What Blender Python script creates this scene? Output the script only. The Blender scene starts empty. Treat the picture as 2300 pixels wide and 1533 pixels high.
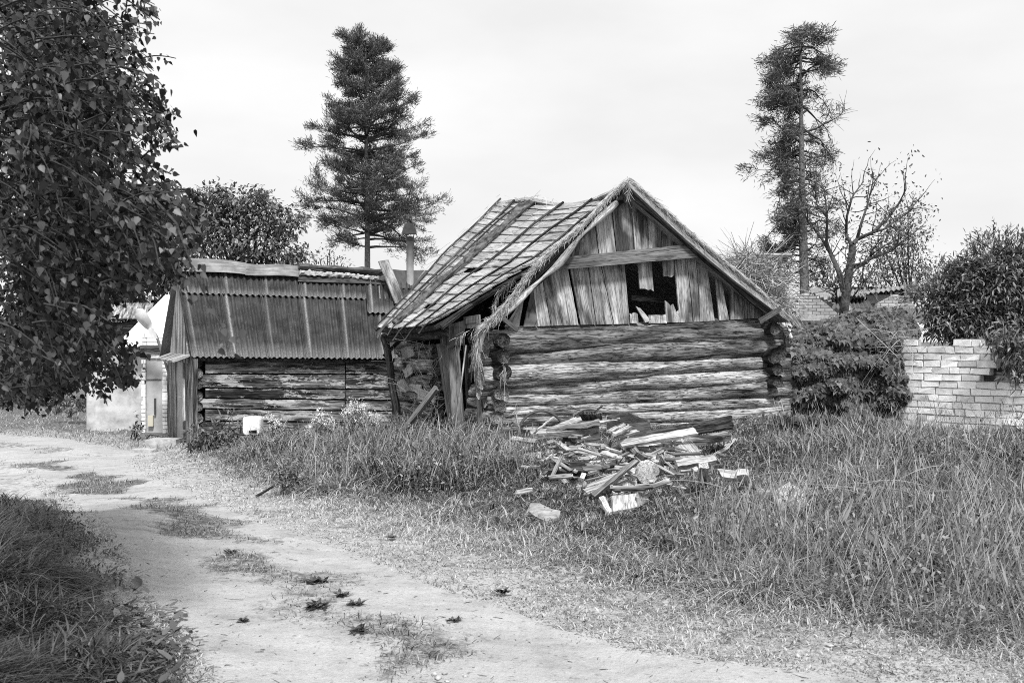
import bpy, math, random
import numpy as np
from mathutils import Vector, noise
random.seed(7); RNG = np.random.default_rng(11)
SC = bpy.context.scene; COL = SC.collection
# ------------------------------------------------------------------ camera, sky, sun, exposure
F, H, CX, CY = 2236.0, 1.55, 1150.0, 766.5
cam = bpy.data.cameras.new('camera'); camo = bpy.data.objects.new('camera', cam); COL.objects.link(camo)
camo.location = (0, 0, H); camo.rotation_euler = (math.pi / 2, 0, 0)
cam.sensor_width = 36; cam.lens = 36 * F / 2300; cam.clip_start = .05; cam.clip_end = 3000
cam.dof.use_dof = True; cam.dof.focus_distance = 15.5; cam.dof.aperture_fstop = 5.6
SC.camera = camo
SUN_EL, SUN_AZ = math.radians(55), math.radians(166)      # azimuth clockwise from +Y: over the left shoulder
W = bpy.data.worlds.new('World'); SC.world = W; W.use_nodes = True
wn, wl = W.node_tree.nodes, W.node_tree.links
sky = wn.new('ShaderNodeTexSky'); sky.sky_type = 'NISHITA'; sky.sun_disc = False
sky.sun_elevation = SUN_EL; sky.sun_rotation = SUN_AZ; sky.dust_density = 3.0
bw = wn.new('ShaderNodeRGBToBW'); wl.new(sky.outputs[0], bw.inputs[0])
tc = wn.new('ShaderNodeTexCoord'); mp = wn.new('ShaderNodeMapping'); mp.inputs['Scale'].default_value = (1.6, 1.6, 4.2)
mp.inputs['Location'].default_value = (.35, .2, .1)
wl.new(tc.outputs['Generated'], mp.inputs['Vector'])
nz = wn.new('ShaderNodeTexNoise'); nz.inputs['Scale'].default_value = 1.5; nz.inputs['Detail'].default_value = 5; nz.inputs['Roughness'].default_value = .5
wl.new(mp.outputs[0], nz.inputs['Vector'])
cr = wn.new('ShaderNodeMapRange'); cr.inputs[1].default_value = .38; cr.inputs[2].default_value = .6; cr.inputs[3].default_value = 7.6; cr.inputs[4].default_value = 8.7
wl.new(nz.outputs['Fac'], cr.inputs[0])
mx = wn.new('ShaderNodeMix'); mx.data_type = 'FLOAT'; mx.inputs['Factor'].default_value = .9
wl.new(bw.outputs[0], mx.inputs[2]); wl.new(cr.outputs[0], mx.inputs[3])
bg = wn['Background']; wl.new(mx.outputs[0], bg.inputs['Color']); bg.inputs['Strength'].default_value = .1
sl = bpy.data.lights.new('sun', 'SUN'); sl.energy = 4.2; sl.angle = math.radians(10); sl.color = (1, 1, 1)
so = bpy.data.objects.new('sun', sl); COL.objects.link(so)
sd = Vector((math.sin(SUN_AZ) * math.cos(SUN_EL), math.cos(SUN_AZ) * math.cos(SUN_EL), math.sin(SUN_EL)))
so.rotation_euler = sd.to_track_quat('Z', 'Y').to_euler()
SC.view_settings.view_transform = 'Standard'; SC.view_settings.look = 'None'; SC.view_settings.exposure = 0.3; SC.view_settings.gamma = 1
SC.cycles.filter_width = 1.0; SC.cycles.use_denoising = False; SC.cycles.max_bounces = 6; SC.cycles.diffuse_bounces = 3; SC.cycles.transmission_bounces = 3; SC.cycles.transparent_max_bounces = 4
# ------------------------------------------------------------------ helpers
V = Vector
def at(x, y, Y): return V(((x - CX) / F * Y, Y, H - (y - CY) / F * Y))
def sst(a, b, x):
    t = np.clip((x - a) / (b - a), 0, 1); return t * t * (3 - 2 * t)
def g(X, Y):
    X = np.asarray(X, float); Y = np.asarray(Y, float)
    r = sst(5, 14, Y)
    z = r * (.09 * np.maximum(np.minimum(X, 0), -7.5) + .045 * np.minimum(np.maximum(X, 0), 10))
    z = z + .14 * sst(0, 1.2, -X - 1.5 - .10 * Y) * sst(3, 6, Y) * (1 - sst(8.5, 11, Y))
    z = z + .018 * np.sin(1.3 * X + .7 * Y) + .014 * np.sin(2.3 * X - 1.7 * Y + 1) + .008 * np.sin(5.1 * X + 3.3 * Y) + .006 * np.sin(-4.3 * X + 6.7 * Y)
    return z
def gp(x, y, h=0.0):
    """the point h above the ground on the line of sight through a photograph position"""
    Y = H * F / max(y - CY, 20)
    for _ in range(60):
        X = (x - CX) / F * Y
        Yn = (H - float(g(X, Y)) - h) * F / max(y - CY, 20)
        Y = .5 * Y + .5 * Yn
    return V(((x - CX) / F * Y, Y, float(g((x - CX) / F * Y, Y)) + h))
class Frame:
    def __init__(s, o, deg):
        a = math.radians(deg); s.o = V((o[0], o[1], 0)); s.u = V((math.cos(a), math.sin(a), 0)); s.v = V((-math.sin(a), math.cos(a), 0))
    def p(s, t, q, z): return s.o + s.u * t + s.v * q + V((0, 0, z))
    def front(s, x, y, q=0.0):
        k = (x - CX) / F; o = s.o + s.v * q
        t = (k * o.y - o.x) / (s.u.x - k * s.u.y); Y = o.y + s.u.y * t
        return s.p(t, q, H - (y - CY) / F * Y)
    def side(s, x, y, t=0.0):
        k = (x - CX) / F; o = s.o + s.u * t
        q = (k * o.y - o.x) / (s.v.x - k * s.v.y); Y = o.y + s.v.y * q
        return s.p(t, q, H - (y - CY) / F * Y)
    def t(s, p): return (p - s.o).dot(s.u)
    def q(s, p): return (p - s.o).dot(s.v)
BF = Frame((-.45, 15.5), 25)          # the barn
SF = Frame((-6.55, 20.5), 25)         # the shed
def tag(o, label=None, cat=None, group=None, kind=None):
    if label: o['label'] = label
    if cat: o['category'] = cat
    if group: o['group'] = group
    if kind: o['kind'] = kind
    return o
def empty(name, loc, label, cat, group=None):
    o = bpy.data.objects.new(name, None); COL.objects.link(o); o.location = loc; o.empty_display_size = .2
    return tag(o, label, cat, group)
def wloc(o):
    l = V((0, 0, 0))
    while o is not None: l = l + o.location; o = o.parent
    return l
def mesh_np(name, verts, faces, mat, parent=None, grain=None, val=None, loc=None, smooth=False):
    """verts (n,3); faces (m,k) all of one size, or a list of lists"""
    me = bpy.data.meshes.new(name)
    off = wloc(parent) if parent else (V(loc) if loc is not None else V((0, 0, 0)))
    verts = np.asarray(verts, np.float32) - np.array(off, np.float32)
    if isinstance(faces, np.ndarray):
        k = faces.shape[1]; m = len(faces)
        me.vertices.add(len(verts)); me.vertices.foreach_set('co', verts.ravel())
        me.loops.add(m * k); me.loops.foreach_set('vertex_index', faces.astype(np.int32).ravel())
        me.polygons.add(m); me.polygons.foreach_set('loop_start', np.arange(0, m * k, k, dtype=np.int32))
        me.update(calc_edges=True)
    else:
        me.from_pydata([tuple(v) for v in verts], [], faces); me.update()
    if grain is not None:
        a = me.attributes.new('grain', 'FLOAT_VECTOR', 'POINT'); a.data.foreach_set('vector', np.asarray(grain, np.float32).ravel())
    if val is not None:
        a = me.attributes.new('val', 'FLOAT', 'POINT'); a.data.foreach_set('value', np.asarray(val, np.float32).ravel())
    if smooth: me.polygons.foreach_set('use_smooth', np.ones(len(me.polygons), bool))
    me.materials.append(mat)
    o = bpy.data.objects.new(name, me); COL.objects.link(o)
    if parent: o.parent = parent
    elif loc is not None: o.location = loc
    return o
def fb(p, o=3): return noise.fractal(p, 1.0, 2.0, o)
class MB:
    def __init__(s): s.v = []; s.f = []; s.g = []; s.c = []
    def add(s, vs, fs, gs, val):
        n = len(s.v); s.v += [tuple(p) for p in vs]; s.f += [[i + n for i in f] for f in fs]
        s.g += [tuple(p) for p in gs]; s.c += (list(val) if hasattr(val, '__len__') else [val] * len(vs))
    def grid(s, P, th, val, nrm=None, gs=None):
        """P[i][j] front surface points; a closed slab th thick behind it"""
        nl, nw = len(P), len(P[0]); r = V((random.random() * 50, random.random() * 50, random.random() * 50))
        if nrm is None:
            nrm = (P[-1][0] - P[0][0]).cross(P[0][-1] - P[0][0]).normalized()
        fr = [p for row in P for p in row]; bk = [p - nrm * th for p in fr]
        L0, W0 = (P[-1][0] - P[0][0]).length, (P[0][-1] - P[0][0]).length
        gg = [V((L0 * i / (nl - 1), W0 * j / (nw - 1), 0)) + r for i in range(nl) for j in range(nw)]
        gb = [q + V((0, 0, th)) for q in gg]; N = nl * nw
        fs = []
        for i in range(nl - 1):
            for j in range(nw - 1):
                a = i * nw + j; fs.append([a, a + nw, a + nw + 1, a + 1]); fs.append([N + a, N + a + 1, N + a + nw + 1, N + a + nw])
        for i in range(nl - 1):
            a = i * nw; fs.append([a, N + a, N + a + nw, a + nw]); a = i * nw + nw - 1; fs.append([a, a + nw, N + a + nw, N + a])
        for j in range(nw - 1):
            fs.append([j, j + 1, N + j + 1, N + j]); a = (nl - 1) * nw + j; fs.append([a, N + a, N + a + 1, a + 1])
        s.add(fr + bk, fs, gg + gb, val)
    def qboard(s, tl, tr, br, bl, th=.025, val=None, nl=8, nw=4, rag=(0, 0), warp=.006, edge=.006):
        """a board whose grain runs from the top edge to the bottom edge"""
        if val is None: val = random.random()
        nrm = (bl - tl).cross(tr - tl).normalized(); sd_ = random.random() * 99
        rt = [random.uniform(0, rag[0]) for _ in range(nw)]; rb = [random.uniform(0, rag[1]) for _ in range(nw)]
        P = []
        for i in range(nl):
            row = []
            for j in range(nw):
                b = j / (nw - 1); a = i / (nl - 1); a = rt[j] + a * (1 - rt[j] - rb[j])
                p = tl.lerp(tr, b).lerp(bl.lerp(br, b), a)
                p = p + nrm * (warp * fb(V((a * 4 + sd_, b * 2, sd_))))
                if j in (0, nw - 1): p = p + (tr - tl).normalized() * (edge * noise.noise(V((a * 9 + sd_, j, 3))))
                row.append(p)
            P.append(row)
        s.grid(P, th, val, nrm)
    def plank(s, a, b, w, nrm, th, val=None, rag=(0, 0), nl=8, warp=.006, edge=.006, taper=1.0):
        d = (b - a).normalized(); sd_ = nrm.cross(d).normalized()
        # front normal must come out as nrm
        w2 = w / 2
        s.qboard(a + sd_ * w2, a - sd_ * w2, b - sd_ * w2 * taper, b + sd_ * w2 * taper, th, val, nl, 4, rag, warp, edge)
    def tube(s, pts, rad, sides=8, val=None, rough=0.0, rf=3.0, crack=0.0, capn=True):
        if val is None: val = random.random()
        pts = [V(p) for p in pts]; n = len(pts); vs = []; gs = []; fs = []; L = 0; r0 = V((random.random() * 60, random.random() * 60, random.random() * 60))
        ref = V((0, 0, 1)) if abs((pts[-1] - pts[0]).normalized().z) < .8 else V((0, 1, 0))
        for i, p in enumerate(pts):
            d = (pts[min(i + 1, n - 1)] - pts[max(i - 1, 0)]).normalized(); x = d.cross(ref).normalized(); y = x.cross(d).normalized()
            if i: L += (p - pts[i - 1]).length
            r = rad[i] if hasattr(rad, '__len__') else rad
            for k in range(sides):
                a = 2 * math.pi * k / sides; c, q = math.cos(a), math.sin(a); rr = r
                if rough: rr *= 1 + rough * fb(V((L * rf, c * 1.2, q * 1.2)) + r0)
                if crack: rr *= 1 - crack * max(0, .25 - abs(noise.noise(V((L * .9, c * 4, q * 4)) + r0))) * 4 * (.5 + noise.noise(V((L * .7, 5, 5)) + r0))
                vs.append(p + (x * c + y * q) * rr); gs.append(V((L, c * r * 1.0, q * r * 1.0)) + r0)
        for i in range(n - 1):
            for k in range(sides):
                k2 = (k + 1) % sides; fs.append([i * sides + k, i * sides + k2, (i + 1) * sides + k2, (i + 1) * sides + k])
        if capn: fs.append(list(range(sides))); fs.append([(n - 1) * sides + k for k in reversed(range(sides))])
        s.add(vs, fs, gs, val)
    def box(s, c, ax, ay, az, val=None, j=0.0):
        if val is None: val = random.random()
        r = V((random.random() * 50, random.random() * 50, random.random() * 50)); vs = []; gs = []
        for k in range(8):
            sx, sy, sz = (1 if k & 1 else -1), (1 if k & 2 else -1), (1 if k & 4 else -1)
            p = c + ax * sx + ay * sy + az * sz
            if j: p = p + V((random.uniform(-j, j), random.uniform(-j, j), random.uniform(-j, j)))
            vs.append(p); gs.append(V((ax.length * sx, ay.length * sy, az.length * sz)) + r)
        s.add(vs, [[0, 2, 3, 1], [4, 5, 7, 6], [0, 1, 5, 4], [2, 6, 7, 3], [0, 4, 6, 2], [1, 3, 7, 5]], gs, val)
    def poly(s, pts, th, nrm, val=None):
        """a flat plate with any outline, th thick behind it"""
        if val is None: val = random.random()
        n = len(pts); r = V((random.random() * 50, random.random() * 50, 0)); bk = [p - nrm * th for p in pts]
        fs = [list(range(n)), list(reversed(range(n, 2 * n)))] + [[i, n + i, n + (i + 1) % n, (i + 1) % n] for i in range(n)]
        s.add(list(pts) + bk, fs, [p + r for p in pts] + [p + r for p in bk], val)
    def build(s, name, mat, parent=None, loc=None, smooth=False):
        return mesh_np(name, np.array(s.v), s.f, mat, parent, s.g, s.c, loc, smooth)
def blades(P, D, G, L, Wd, val, seg=4, taper=1.0, rnd=.6):
    """many narrow curved strips: P start, D unit start direction, G bend (added as L*u*u*G)"""
    n = len(P); P = np.asarray(P); D = np.asarray(D); G = np.asarray(G); L = np.asarray(L)[:, None]
    up = np.asarray(RNG.normal(size=(n, 3)))
    S = np.cross(D, G + up * rnd * .25); S /= np.linalg.norm(S, axis=1, keepdims=True) + 1e-9
    vs = np.zeros((n, seg + 1, 2, 3), np.float32)
    for i in range(seg + 1):
        u = i / seg; c = P + D * L * u + G * L * u * u; w = (np.asarray(Wd) * .5 * (1 - taper * u ** 1.6) * (.6 + .8 * min(u * 3, .5)))[:, None]
        vs[:, i, 0] = c - S * w; vs[:, i, 1] = c + S * w
    base = (np.arange(n) * (seg + 1) * 2)[:, None, None]; k = (np.arange(seg) * 2)[None, :, None]
    fs = (base + k + np.array([0, 1, 3, 2])[None, None, :]).reshape(-1, 4)
    return vs.reshape(-1, 3), fs, np.repeat(np.asarray(val), (seg + 1) * 2)
LEAF = {  # along, across, out of plane ; faces
 'birch': ([(0, 0, 0), (.16, .34, .05), (.42, .34, .05), (1, 0, -.05), (.42, -.34, .05), (.16, -.34, .05)], [[0, 1, 2, 3], [0, 3, 4, 5]]),
 'oval': ([(0, 0, 0), (.25, .2, .03), (.6, .19, .03), (1, 0, -.05), (.6, -.19, .03), (.25, -.2, .03)], [[0, 1, 2, 3], [0, 3, 4, 5]]),
 'needle': ([(0, .04, 0), (0, -.04, 0), (.7, -.1, 0), (1, 0, 0)], [[0, 1, 2, 3]]),
 'hop': ([(0, 0, 0), (-.12, .3, .03), (.28, .52, .02), (.42, .26, .06), (1, 0, -.08), (.42, -.26, .06), (.28, -.52, .02), (-.12, -.3, .03)], [[0, 1, 2, 3], [0, 3, 4, 5], [0, 5, 6, 7]]),
 'seed': ([(0, 0, 0), (.3, .045, .0), (1, 0, -.05), (.3, -.045, .0)], [[0, 1, 2, 3]]),
 'lance': ([(0, 0, 0), (.3, .13, .02), (.62, .11, .0), (1, 0, -.12), (.62, -.11, .0), (.3, -.13, .02)], [[0, 1, 2, 3], [0, 3, 4, 5]]),
}
def nrmz(a): return a / (np.linalg.norm(a, axis=1, keepdims=True) + 1e-9)
def leafs(P, D, N, size, val, kind):
    tv, tf = LEAF[kind]; tv = np.array(tv); tf = np.array(tf); n = len(P)
    D = nrmz(np.asarray(D, float)); N = np.asarray(N, float); N = nrmz(N - D * (N * D).sum(1, keepdims=True)); S = np.cross(N, D)
    sz = np.asarray(size)[:, None, None]
    vs = np.asarray(P)[:, None, :] + sz * (tv[None, :, 0:1] * D[:, None, :] + tv[None, :, 1:2] * S[:, None, :] + tv[None, :, 2:3] * N[:, None, :])
    fs = (np.arange(n)[:, None, None] * len(tv) + tf[None]).reshape(-1, tf.shape[1])
    return vs.reshape(-1, 3), fs, np.repeat(np.asarray(val), len(tv))
def rdir(n): return nrmz(RNG.normal(size=(n, 3)))
# ------------------------------------------------------------------ materials
def newmat(name, rough=.8, spec=.3):
    m = bpy.data.materials.new(name); m.use_nodes = True; nt = m.node_tree; b = nt.nodes['Principled BSDF']
    b.inputs['Roughness'].default_value = rough; b.inputs['Specular IOR Level'].default_value = spec
    return m, nt, b
def nd(nt, t, **kw):
    n = nt.nodes.new(t)
    for k, v in kw.items(): setattr(n, k, v)
    return n
def attr(nt, name): return nd(nt, 'ShaderNodeAttribute', attribute_name=name)
def mapr(nt, src, a, b, c, d):
    m = nd(nt, 'ShaderNodeMapRange'); nt.links.new(src, m.inputs[0])
    for i, v in enumerate((a, b, c, d)): m.inputs[i + 1].default_value = v
    return m.outputs[0]
def math_(nt, op, a, b):
    m = nd(nt, 'ShaderNodeMath', operation=op)
    for i, q in enumerate((a, b)):
        if isinstance(q, (int, float)): m.inputs[i].default_value = q
        else: nt.links.new(q, m.inputs[i])
    return m.outputs[0]
def nzn(nt, vec, scale, detail=4, rough=.6, sc=(1, 1, 1), dist=0):
    mp_ = nd(nt, 'ShaderNodeMapping'); mp_.inputs['Scale'].default_value = sc; nt.links.new(vec, mp_.inputs[0])
    n = nd(nt, 'ShaderNodeTexNoise'); n.inputs['Scale'].default_value = scale; n.inputs['Detail'].default_value = detail; n.inputs['Roughness'].default_value = rough
    n.inputs['Distortion'].default_value = dist
    nt.links.new(mp_.outputs[0], n.inputs['Vector']); return n.outputs['Fac']
def bump(nt, b, h, dist, strength=1.0):
    n = nd(nt, 'ShaderNodeBump'); n.inputs['Distance'].default_value = dist; n.inputs['Strength'].default_value = strength
    nt.links.new(h, n.inputs['Height']); nt.links.new(n.outputs[0], b.inputs['Normal'])
def wood(name, lo, hi, fine=38, crackd=.012, stain=.5, vr=.35, lowc=.40, highc=.60, deep=.15, al=2.2):
    """weathered grey wood: fibres along the grain, dark checks, broad water stains"""
    m, nt, b = newmat(name, .85, .2); G = attr(nt, 'grain').outputs['Vector']; vl = attr(nt, 'val').outputs['Fac']
    n1 = nzn(nt, G, 1, 6, .75, (al, fine * 2.4, fine * 2.4), .3); n2 = nzn(nt, G, 1, 5, .65, (al * .4, fine * .55, fine * .55), .8); n3 = nzn(nt, G, 1.1, 4, .6, (.8, 2.6, 2.6), .4); n4 = nzn(nt, G, 1, 3, .6, (4, 34, 34), .5)
    s = math_(nt, 'ADD', math_(nt, 'MULTIPLY', n1, .55), math_(nt, 'MULTIPLY', n2, .45))
    c = mapr(nt, s, lowc, highc, lo, hi)
    c = math_(nt, 'MULTIPLY', c, mapr(nt, n3, .38, .6, 1 - stain, 1.1))
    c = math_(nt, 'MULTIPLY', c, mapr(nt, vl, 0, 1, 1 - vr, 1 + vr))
    n5 = nzn(nt, G, 1, 3, .55, (al * .45, fine * .9, fine * .9), .6); ck = math_(nt, 'MULTIPLY', mapr(nt, math_(nt, 'ABSOLUTE', math_(nt, 'SUBTRACT', n5, .5), 0), .0, .035, deep, 1.0), mapr(nt, n4, .30, .40, .3, 1.0)); ck = math_(nt, 'MULTIPLY', ck, mapr(nt, n2, .32, .40, deep, 1.0))
    c = math_(nt, 'MULTIPLY', c, ck)
    nt.links.new(c, b.inputs['Base Color']); bump(nt, b, math_(nt, 'ADD', s, math_(nt, 'MULTIPLY', ck, .4)), crackd)
    return m
def peel(m):
    """old whitewash left in flakes over the boards"""
    nt = m.node_tree; b = nt.nodes['Principled BSDF']; G = attr(nt, 'grain').outputs['Vector']; l = b.inputs['Base Color'].links[0]; src = l.from_socket
    k = math_(nt, 'ADD', math_(nt, 'MULTIPLY', nzn(nt, G, 1, 5, .7, (1.1, 5, 5), .5), .7), math_(nt, 'MULTIPLY', nzn(nt, G, 1, 5, .75, (9, 28, 28), .5), .3)); k = mapr(nt, k, .535, .555, 0, .85)
    mixn = nd(nt, 'ShaderNodeMix', data_type='FLOAT'); nt.links.new(k, mixn.inputs[0]); nt.links.new(src, mixn.inputs[2]); mixn.inputs[3].default_value = .44; nt.links.new(mixn.outputs[0], b.inputs['Base Color']); return m
def leafmat(name, lo, hi, trans=.25, rough=.45, spec=.4):
    m, nt, b = newmat(name, rough, spec); vl = attr(nt, 'val').outputs['Fac']; c = mapr(nt, vl, 0, 1, lo, hi)
    nt.links.new(c, b.inputs['Base Color'])
    t = nd(nt, 'ShaderNodeBsdfTranslucent'); nt.links.new(c, t.inputs['Color']); mixn = nd(nt, 'ShaderNodeMixShader'); mixn.inputs[0].default_value = trans
    nt.links.new(b.outputs[0], mixn.inputs[1]); nt.links.new(t.outputs[0], mixn.inputs[2]); nt.links.new(mixn.outputs[0], nt.nodes['Material Output'].inputs[0])
    return m
def rough_mat(name, lo, hi, scale=8, bd=.01, rough=.85, det=6, vr=.0, spec=.25, a=.35, b2=.65):
    m, nt, b = newmat(name, rough, spec); p = nd(nt, 'ShaderNodeTexCoord').outputs['Object']; n = nzn(nt, p, scale, det, .65)
    c = mapr(nt, n, a, b2, lo, hi)
    if vr: c = math_(nt, 'MULTIPLY', c, mapr(nt, attr(nt, 'val').outputs['Fac'], 0, 1, 1 - vr, 1 + vr))
    nt.links.new(c, b.inputs['Base Color']); bump(nt, b, n, bd); return m
M = {}
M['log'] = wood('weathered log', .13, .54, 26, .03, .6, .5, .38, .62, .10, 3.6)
M['board'] = wood('gable board', .20, .64, 36, .006, .82, .3, .38, .62, .35, 3)
M['beam'] = wood('beam wood', .10, .32, 34, .008, .5, .25, .38, .62, .3)
M['dark_wood'] = wood('rotten dark wood', .015, .16, 16, .03, .5, .4)
M['shingle'] = wood('shingle wood', .27, .50, 30, .008, .28, .2, .38, .62, .4, 3)
M['debris'] = wood('bleached debris wood', .18, .60, 36, .008, .55, .4, .38, .62, .35, 3)
M['shed_wall'] = peel(wood('flaking shed board', .03, .34, 18, .015, .8, .4, .42, .6, .2))
M['shed_board'] = wood('peeling shed board', .03, .5, 18, .015, .85, .4, .42, .6, .2)
M['crate'] = wood('crate wood', .06, .17, 36, .006, .4, .2, .38, .62, .4, 3)
M['pole'] = wood('roof pole', .02, .10, 30, .01, .4, .4)
M['straw'] = leafmat('straw', .14, .56, .1, .8, .1)
M['straw_dark'] = leafmat('dry vine', .14, .5, .0, .8, .1)
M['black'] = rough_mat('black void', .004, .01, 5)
M['moss'] = rough_mat('moss and rot', .015, .16, 9, .03, .95)
M['cement'] = rough_mat('pale cement', .28, .5, 10, .01, .9, 8, .2)
M['brick'] = rough_mat('white silicate brick', .66, .88, 7, .012, .9, 8, .14, a=.3, b2=.6)
def far_brick():
    m, nt, b = newmat('far white brickwork', .9, .2); p = nd(nt, 'ShaderNodeTexCoord').outputs['Object']; mp_ = nd(nt, 'ShaderNodeMapping'); mp_.inputs['Rotation'].default_value = (math.pi / 2, 0, 0); nt.links.new(p, mp_.inputs[0])
    t = nd(nt, 'ShaderNodeTexBrick'); t.inputs['Scale'].default_value = 1; t.inputs['Brick Width'].default_value = .27; t.inputs['Row Height'].default_value = .1; t.inputs['Mortar Size'].default_value = .012
    t.inputs['Color1'].default_value = (.5, .5, .5, 1); t.inputs['Color2'].default_value = (.36, .36, .36, 1); t.inputs['Mortar'].default_value = (.12, .12, .12, 1); nt.links.new(mp_.outputs[0], t.inputs['Vector'])
    bw_ = nd(nt, 'ShaderNodeRGBToBW'); nt.links.new(t.outputs[0], bw_.inputs[0]); c = math_(nt, 'MULTIPLY', bw_.outputs[0], mapr(nt, nzn(nt, p, 1.2, 5, .6), .35, .65, .6, 1.2)); nt.links.new(c, b.inputs['Base Color']); return m
M['brick_far'] = far_brick()
M['mortar'] = rough_mat('mortar', .24, .5, 12, .01)
M['plaster'] = rough_mat('dirty white plaster', .24, .58, 2.5, .01, .9, 9, 0, a=.3, b2=.6)
M['door_grey'] = rough_mat('pale grey door paint', .36, .46, 5, .003, .5, 5)
M['stone'] = rough_mat('weathered concrete', .16, .42, 7, .01, .9, 8, 0)
M['metal_white'] = rough_mat('white paint', .68, .8, 6, .002, .35, 4)
M['metal_grey'] = rough_mat('grey metal', .24, .34, 5, .003, .5, 5)
M['metal_dark'] = rough_mat('dark metal', .04, .08, 6, .003, .5)
M['bark'] = rough_mat('pine bark', .06, .2, 14, .04, .95)
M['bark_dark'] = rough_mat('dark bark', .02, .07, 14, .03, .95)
M['bark_mid'] = rough_mat('grey bark', .03, .10, 14, .03, .95)
M['bark_birch'] = rough_mat('birch bark', .05, .5, 6, .02, .9)
M['lamp_glass'] = rough_mat('lamp shell', .5, .66, 6, .001, .3)
M['birch'] = leafmat('birch leaf', .006, .15, .1, .45, .3)  # tone kept dark to stand for the near birch's backlit side; others share it
M['pine'] = leafmat('pine needles', .05, .2, .12, .6, .3)
M['leaf'] = leafmat('broad leaf', .05, .26, .25)
M['hop'] = leafmat('hop leaf', .02, .13, .2, .5, .4)
M['weed'] = leafmat('weed leaf', .05, .34, .3)
M['flower'] = leafmat('pale flower', .55, .85, .2, .8, .1)
M['grass'] = leafmat('grass blade', .015, .54, .3, .5, .35)
M['grass_bank_shade'] = leafmat('shaded bank grass blade', .01, .15, .3, .5, .35)  # darker copy of the grass, birch shade put into its colour
# ground: soil with trodden pale dirt where the path weight is high
def ground_mat():
    m, nt, b = newmat('ground soil and dirt', .95, .1); p = nd(nt, 'ShaderNodeTexCoord').outputs['Object']; w = attr(nt, 'val').outputs['Fac']
    n1 = nzn(nt, p, 1.1, 5, .6); n2 = nzn(nt, p, 9, 6, .7, (1, 1, 1)); n3 = nzn(nt, p, 60, 4, .7)
    n4 = nzn(nt, p, 3.2, 4, .6, (.45, 1.1, 1))
    k = math_(nt, 'ADD', w, mapr(nt, n2, .3, .7, -.35, .35)); k = mapr(nt, k, .3, .75, 0, 1)
    dirt = math_(nt, 'MULTIPLY', mapr(nt, n1, .35, .65, .38, .45), mapr(nt, n2, .3, .7, .86, 1.1)); dirt = math_(nt, 'MULTIPLY', dirt, mapr(nt, n3, .35, .7, .86, 1.08))
    spots = mapr(nt, nzn(nt, p, 26, 3, .6), .62, .69, 1, .55); dirt = math_(nt, 'MULTIPLY', dirt, spots)
    dirt = math_(nt, 'MULTIPLY', dirt, mapr(nt, n4, .50, .70, 1.0, .78))
    soil = math_(nt, 'MULTIPLY', mapr(nt, n2, .3, .7, .08, .2), mapr(nt, n3, .3, .7, .6, 1.3))
    mixn = nd(nt, 'ShaderNodeMix', data_type='FLOAT'); nt.links.new(k, mixn.inputs[0]); nt.links.new(soil, mixn.inputs[2]); nt.links.new(dirt, mixn.inputs[3])
    nt.links.new(mixn.outputs[0], b.inputs['Base Color'])
    bump(nt, b, math_(nt, 'ADD', math_(nt, 'MULTIPLY', n2, .6), math_(nt, 'MULTIPLY', n3, .4)), .03)
    return m
M['ground'] = ground_mat()
def corr_mat(name, lo, hi):
    m, nt, b = newmat(name, .85, .2); p = nd(nt, 'ShaderNodeTexCoord').outputs['Object']; vl = attr(nt, 'val').outputs['Fac']; G = attr(nt, 'grain').outputs['Vector']
    n1 = nzn(nt, p, 3, 5, .65); n2 = nzn(nt, p, 45, 3, .7); n3 = nzn(nt, G, 1, 4, .6, (1.2, 16, 1))
    c = math_(nt, 'MULTIPLY', mapr(nt, n1, .35, .65, lo, hi), mapr(nt, n3, .35, .65, .6, 1.4))
    sp = mapr(nt, n2, .6, .72, 0, .12); c = math_(nt, 'ADD', c, sp)
    li = math_(nt, 'MULTIPLY', vl, mapr(nt, n2, .35, .6, .15, .5)); c = math_(nt, 'ADD', c, li)
    nt.links.new(c, b.inputs['Base Color']); bump(nt, b, n2, .006); return m
M['corr'] = corr_mat('fibre cement sheet', .024, .058)
M['corr_light'] = corr_mat('far roof sheet', .12, .24)
M['corr_white'] = corr_mat('white roof sheet', .7, .85)
#==SETTING==
# ------------------------------------------------------------------ ground and path
PATH_PX = [(2700, 1570), (2300, 1528), (2000, 1502), (1700, 1475), (1450, 1440), (1250, 1380), (1000, 1300), (860, 1247), (700, 1192), (560, 1148), (450, 1098), (345, 1066), (300, 1035),
           (335, 1013), (250, 1003), (150, 985), (0, 975), (-300, 962), (-300, 1012), (-100, 1018), (0, 1035), (60, 1058), (130, 1120), (200, 1180), (250, 1280), (320, 1380), (385, 1480), (440, 1600), (600, 1900), (2700, 1900)]
PATH = np.array([gp(x, y)[:2] for x, y in PATH_PX])
def poly_sd(X, Y, poly):
    """distance to a polygon outline, negative inside"""
    X = np.asarray(X, float); Y = np.asarray(Y, float); d = np.full(X.shape, 1e9); ins = np.zeros(X.shape, bool); n = len(poly)
    for i in range(n):
        ax, ay = poly[i]; bx, by = poly[(i + 1) % n]; dx, dy = bx - ax, by - ay
        t = np.clip(((X - ax) * dx + (Y - ay) * dy) / (dx * dx + dy * dy + 1e-12), 0, 1)
        d = np.minimum(d, (X - ax - t * dx) ** 2 + (Y - ay - t * dy) ** 2)
        c = ((ay > Y) != (by > Y)) & (X < (bx - ax) * (Y - ay) / (by - ay + 1e-12) + ax); ins ^= c
    d = np.sqrt(d); return np.where(ins, -d, d)
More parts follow.
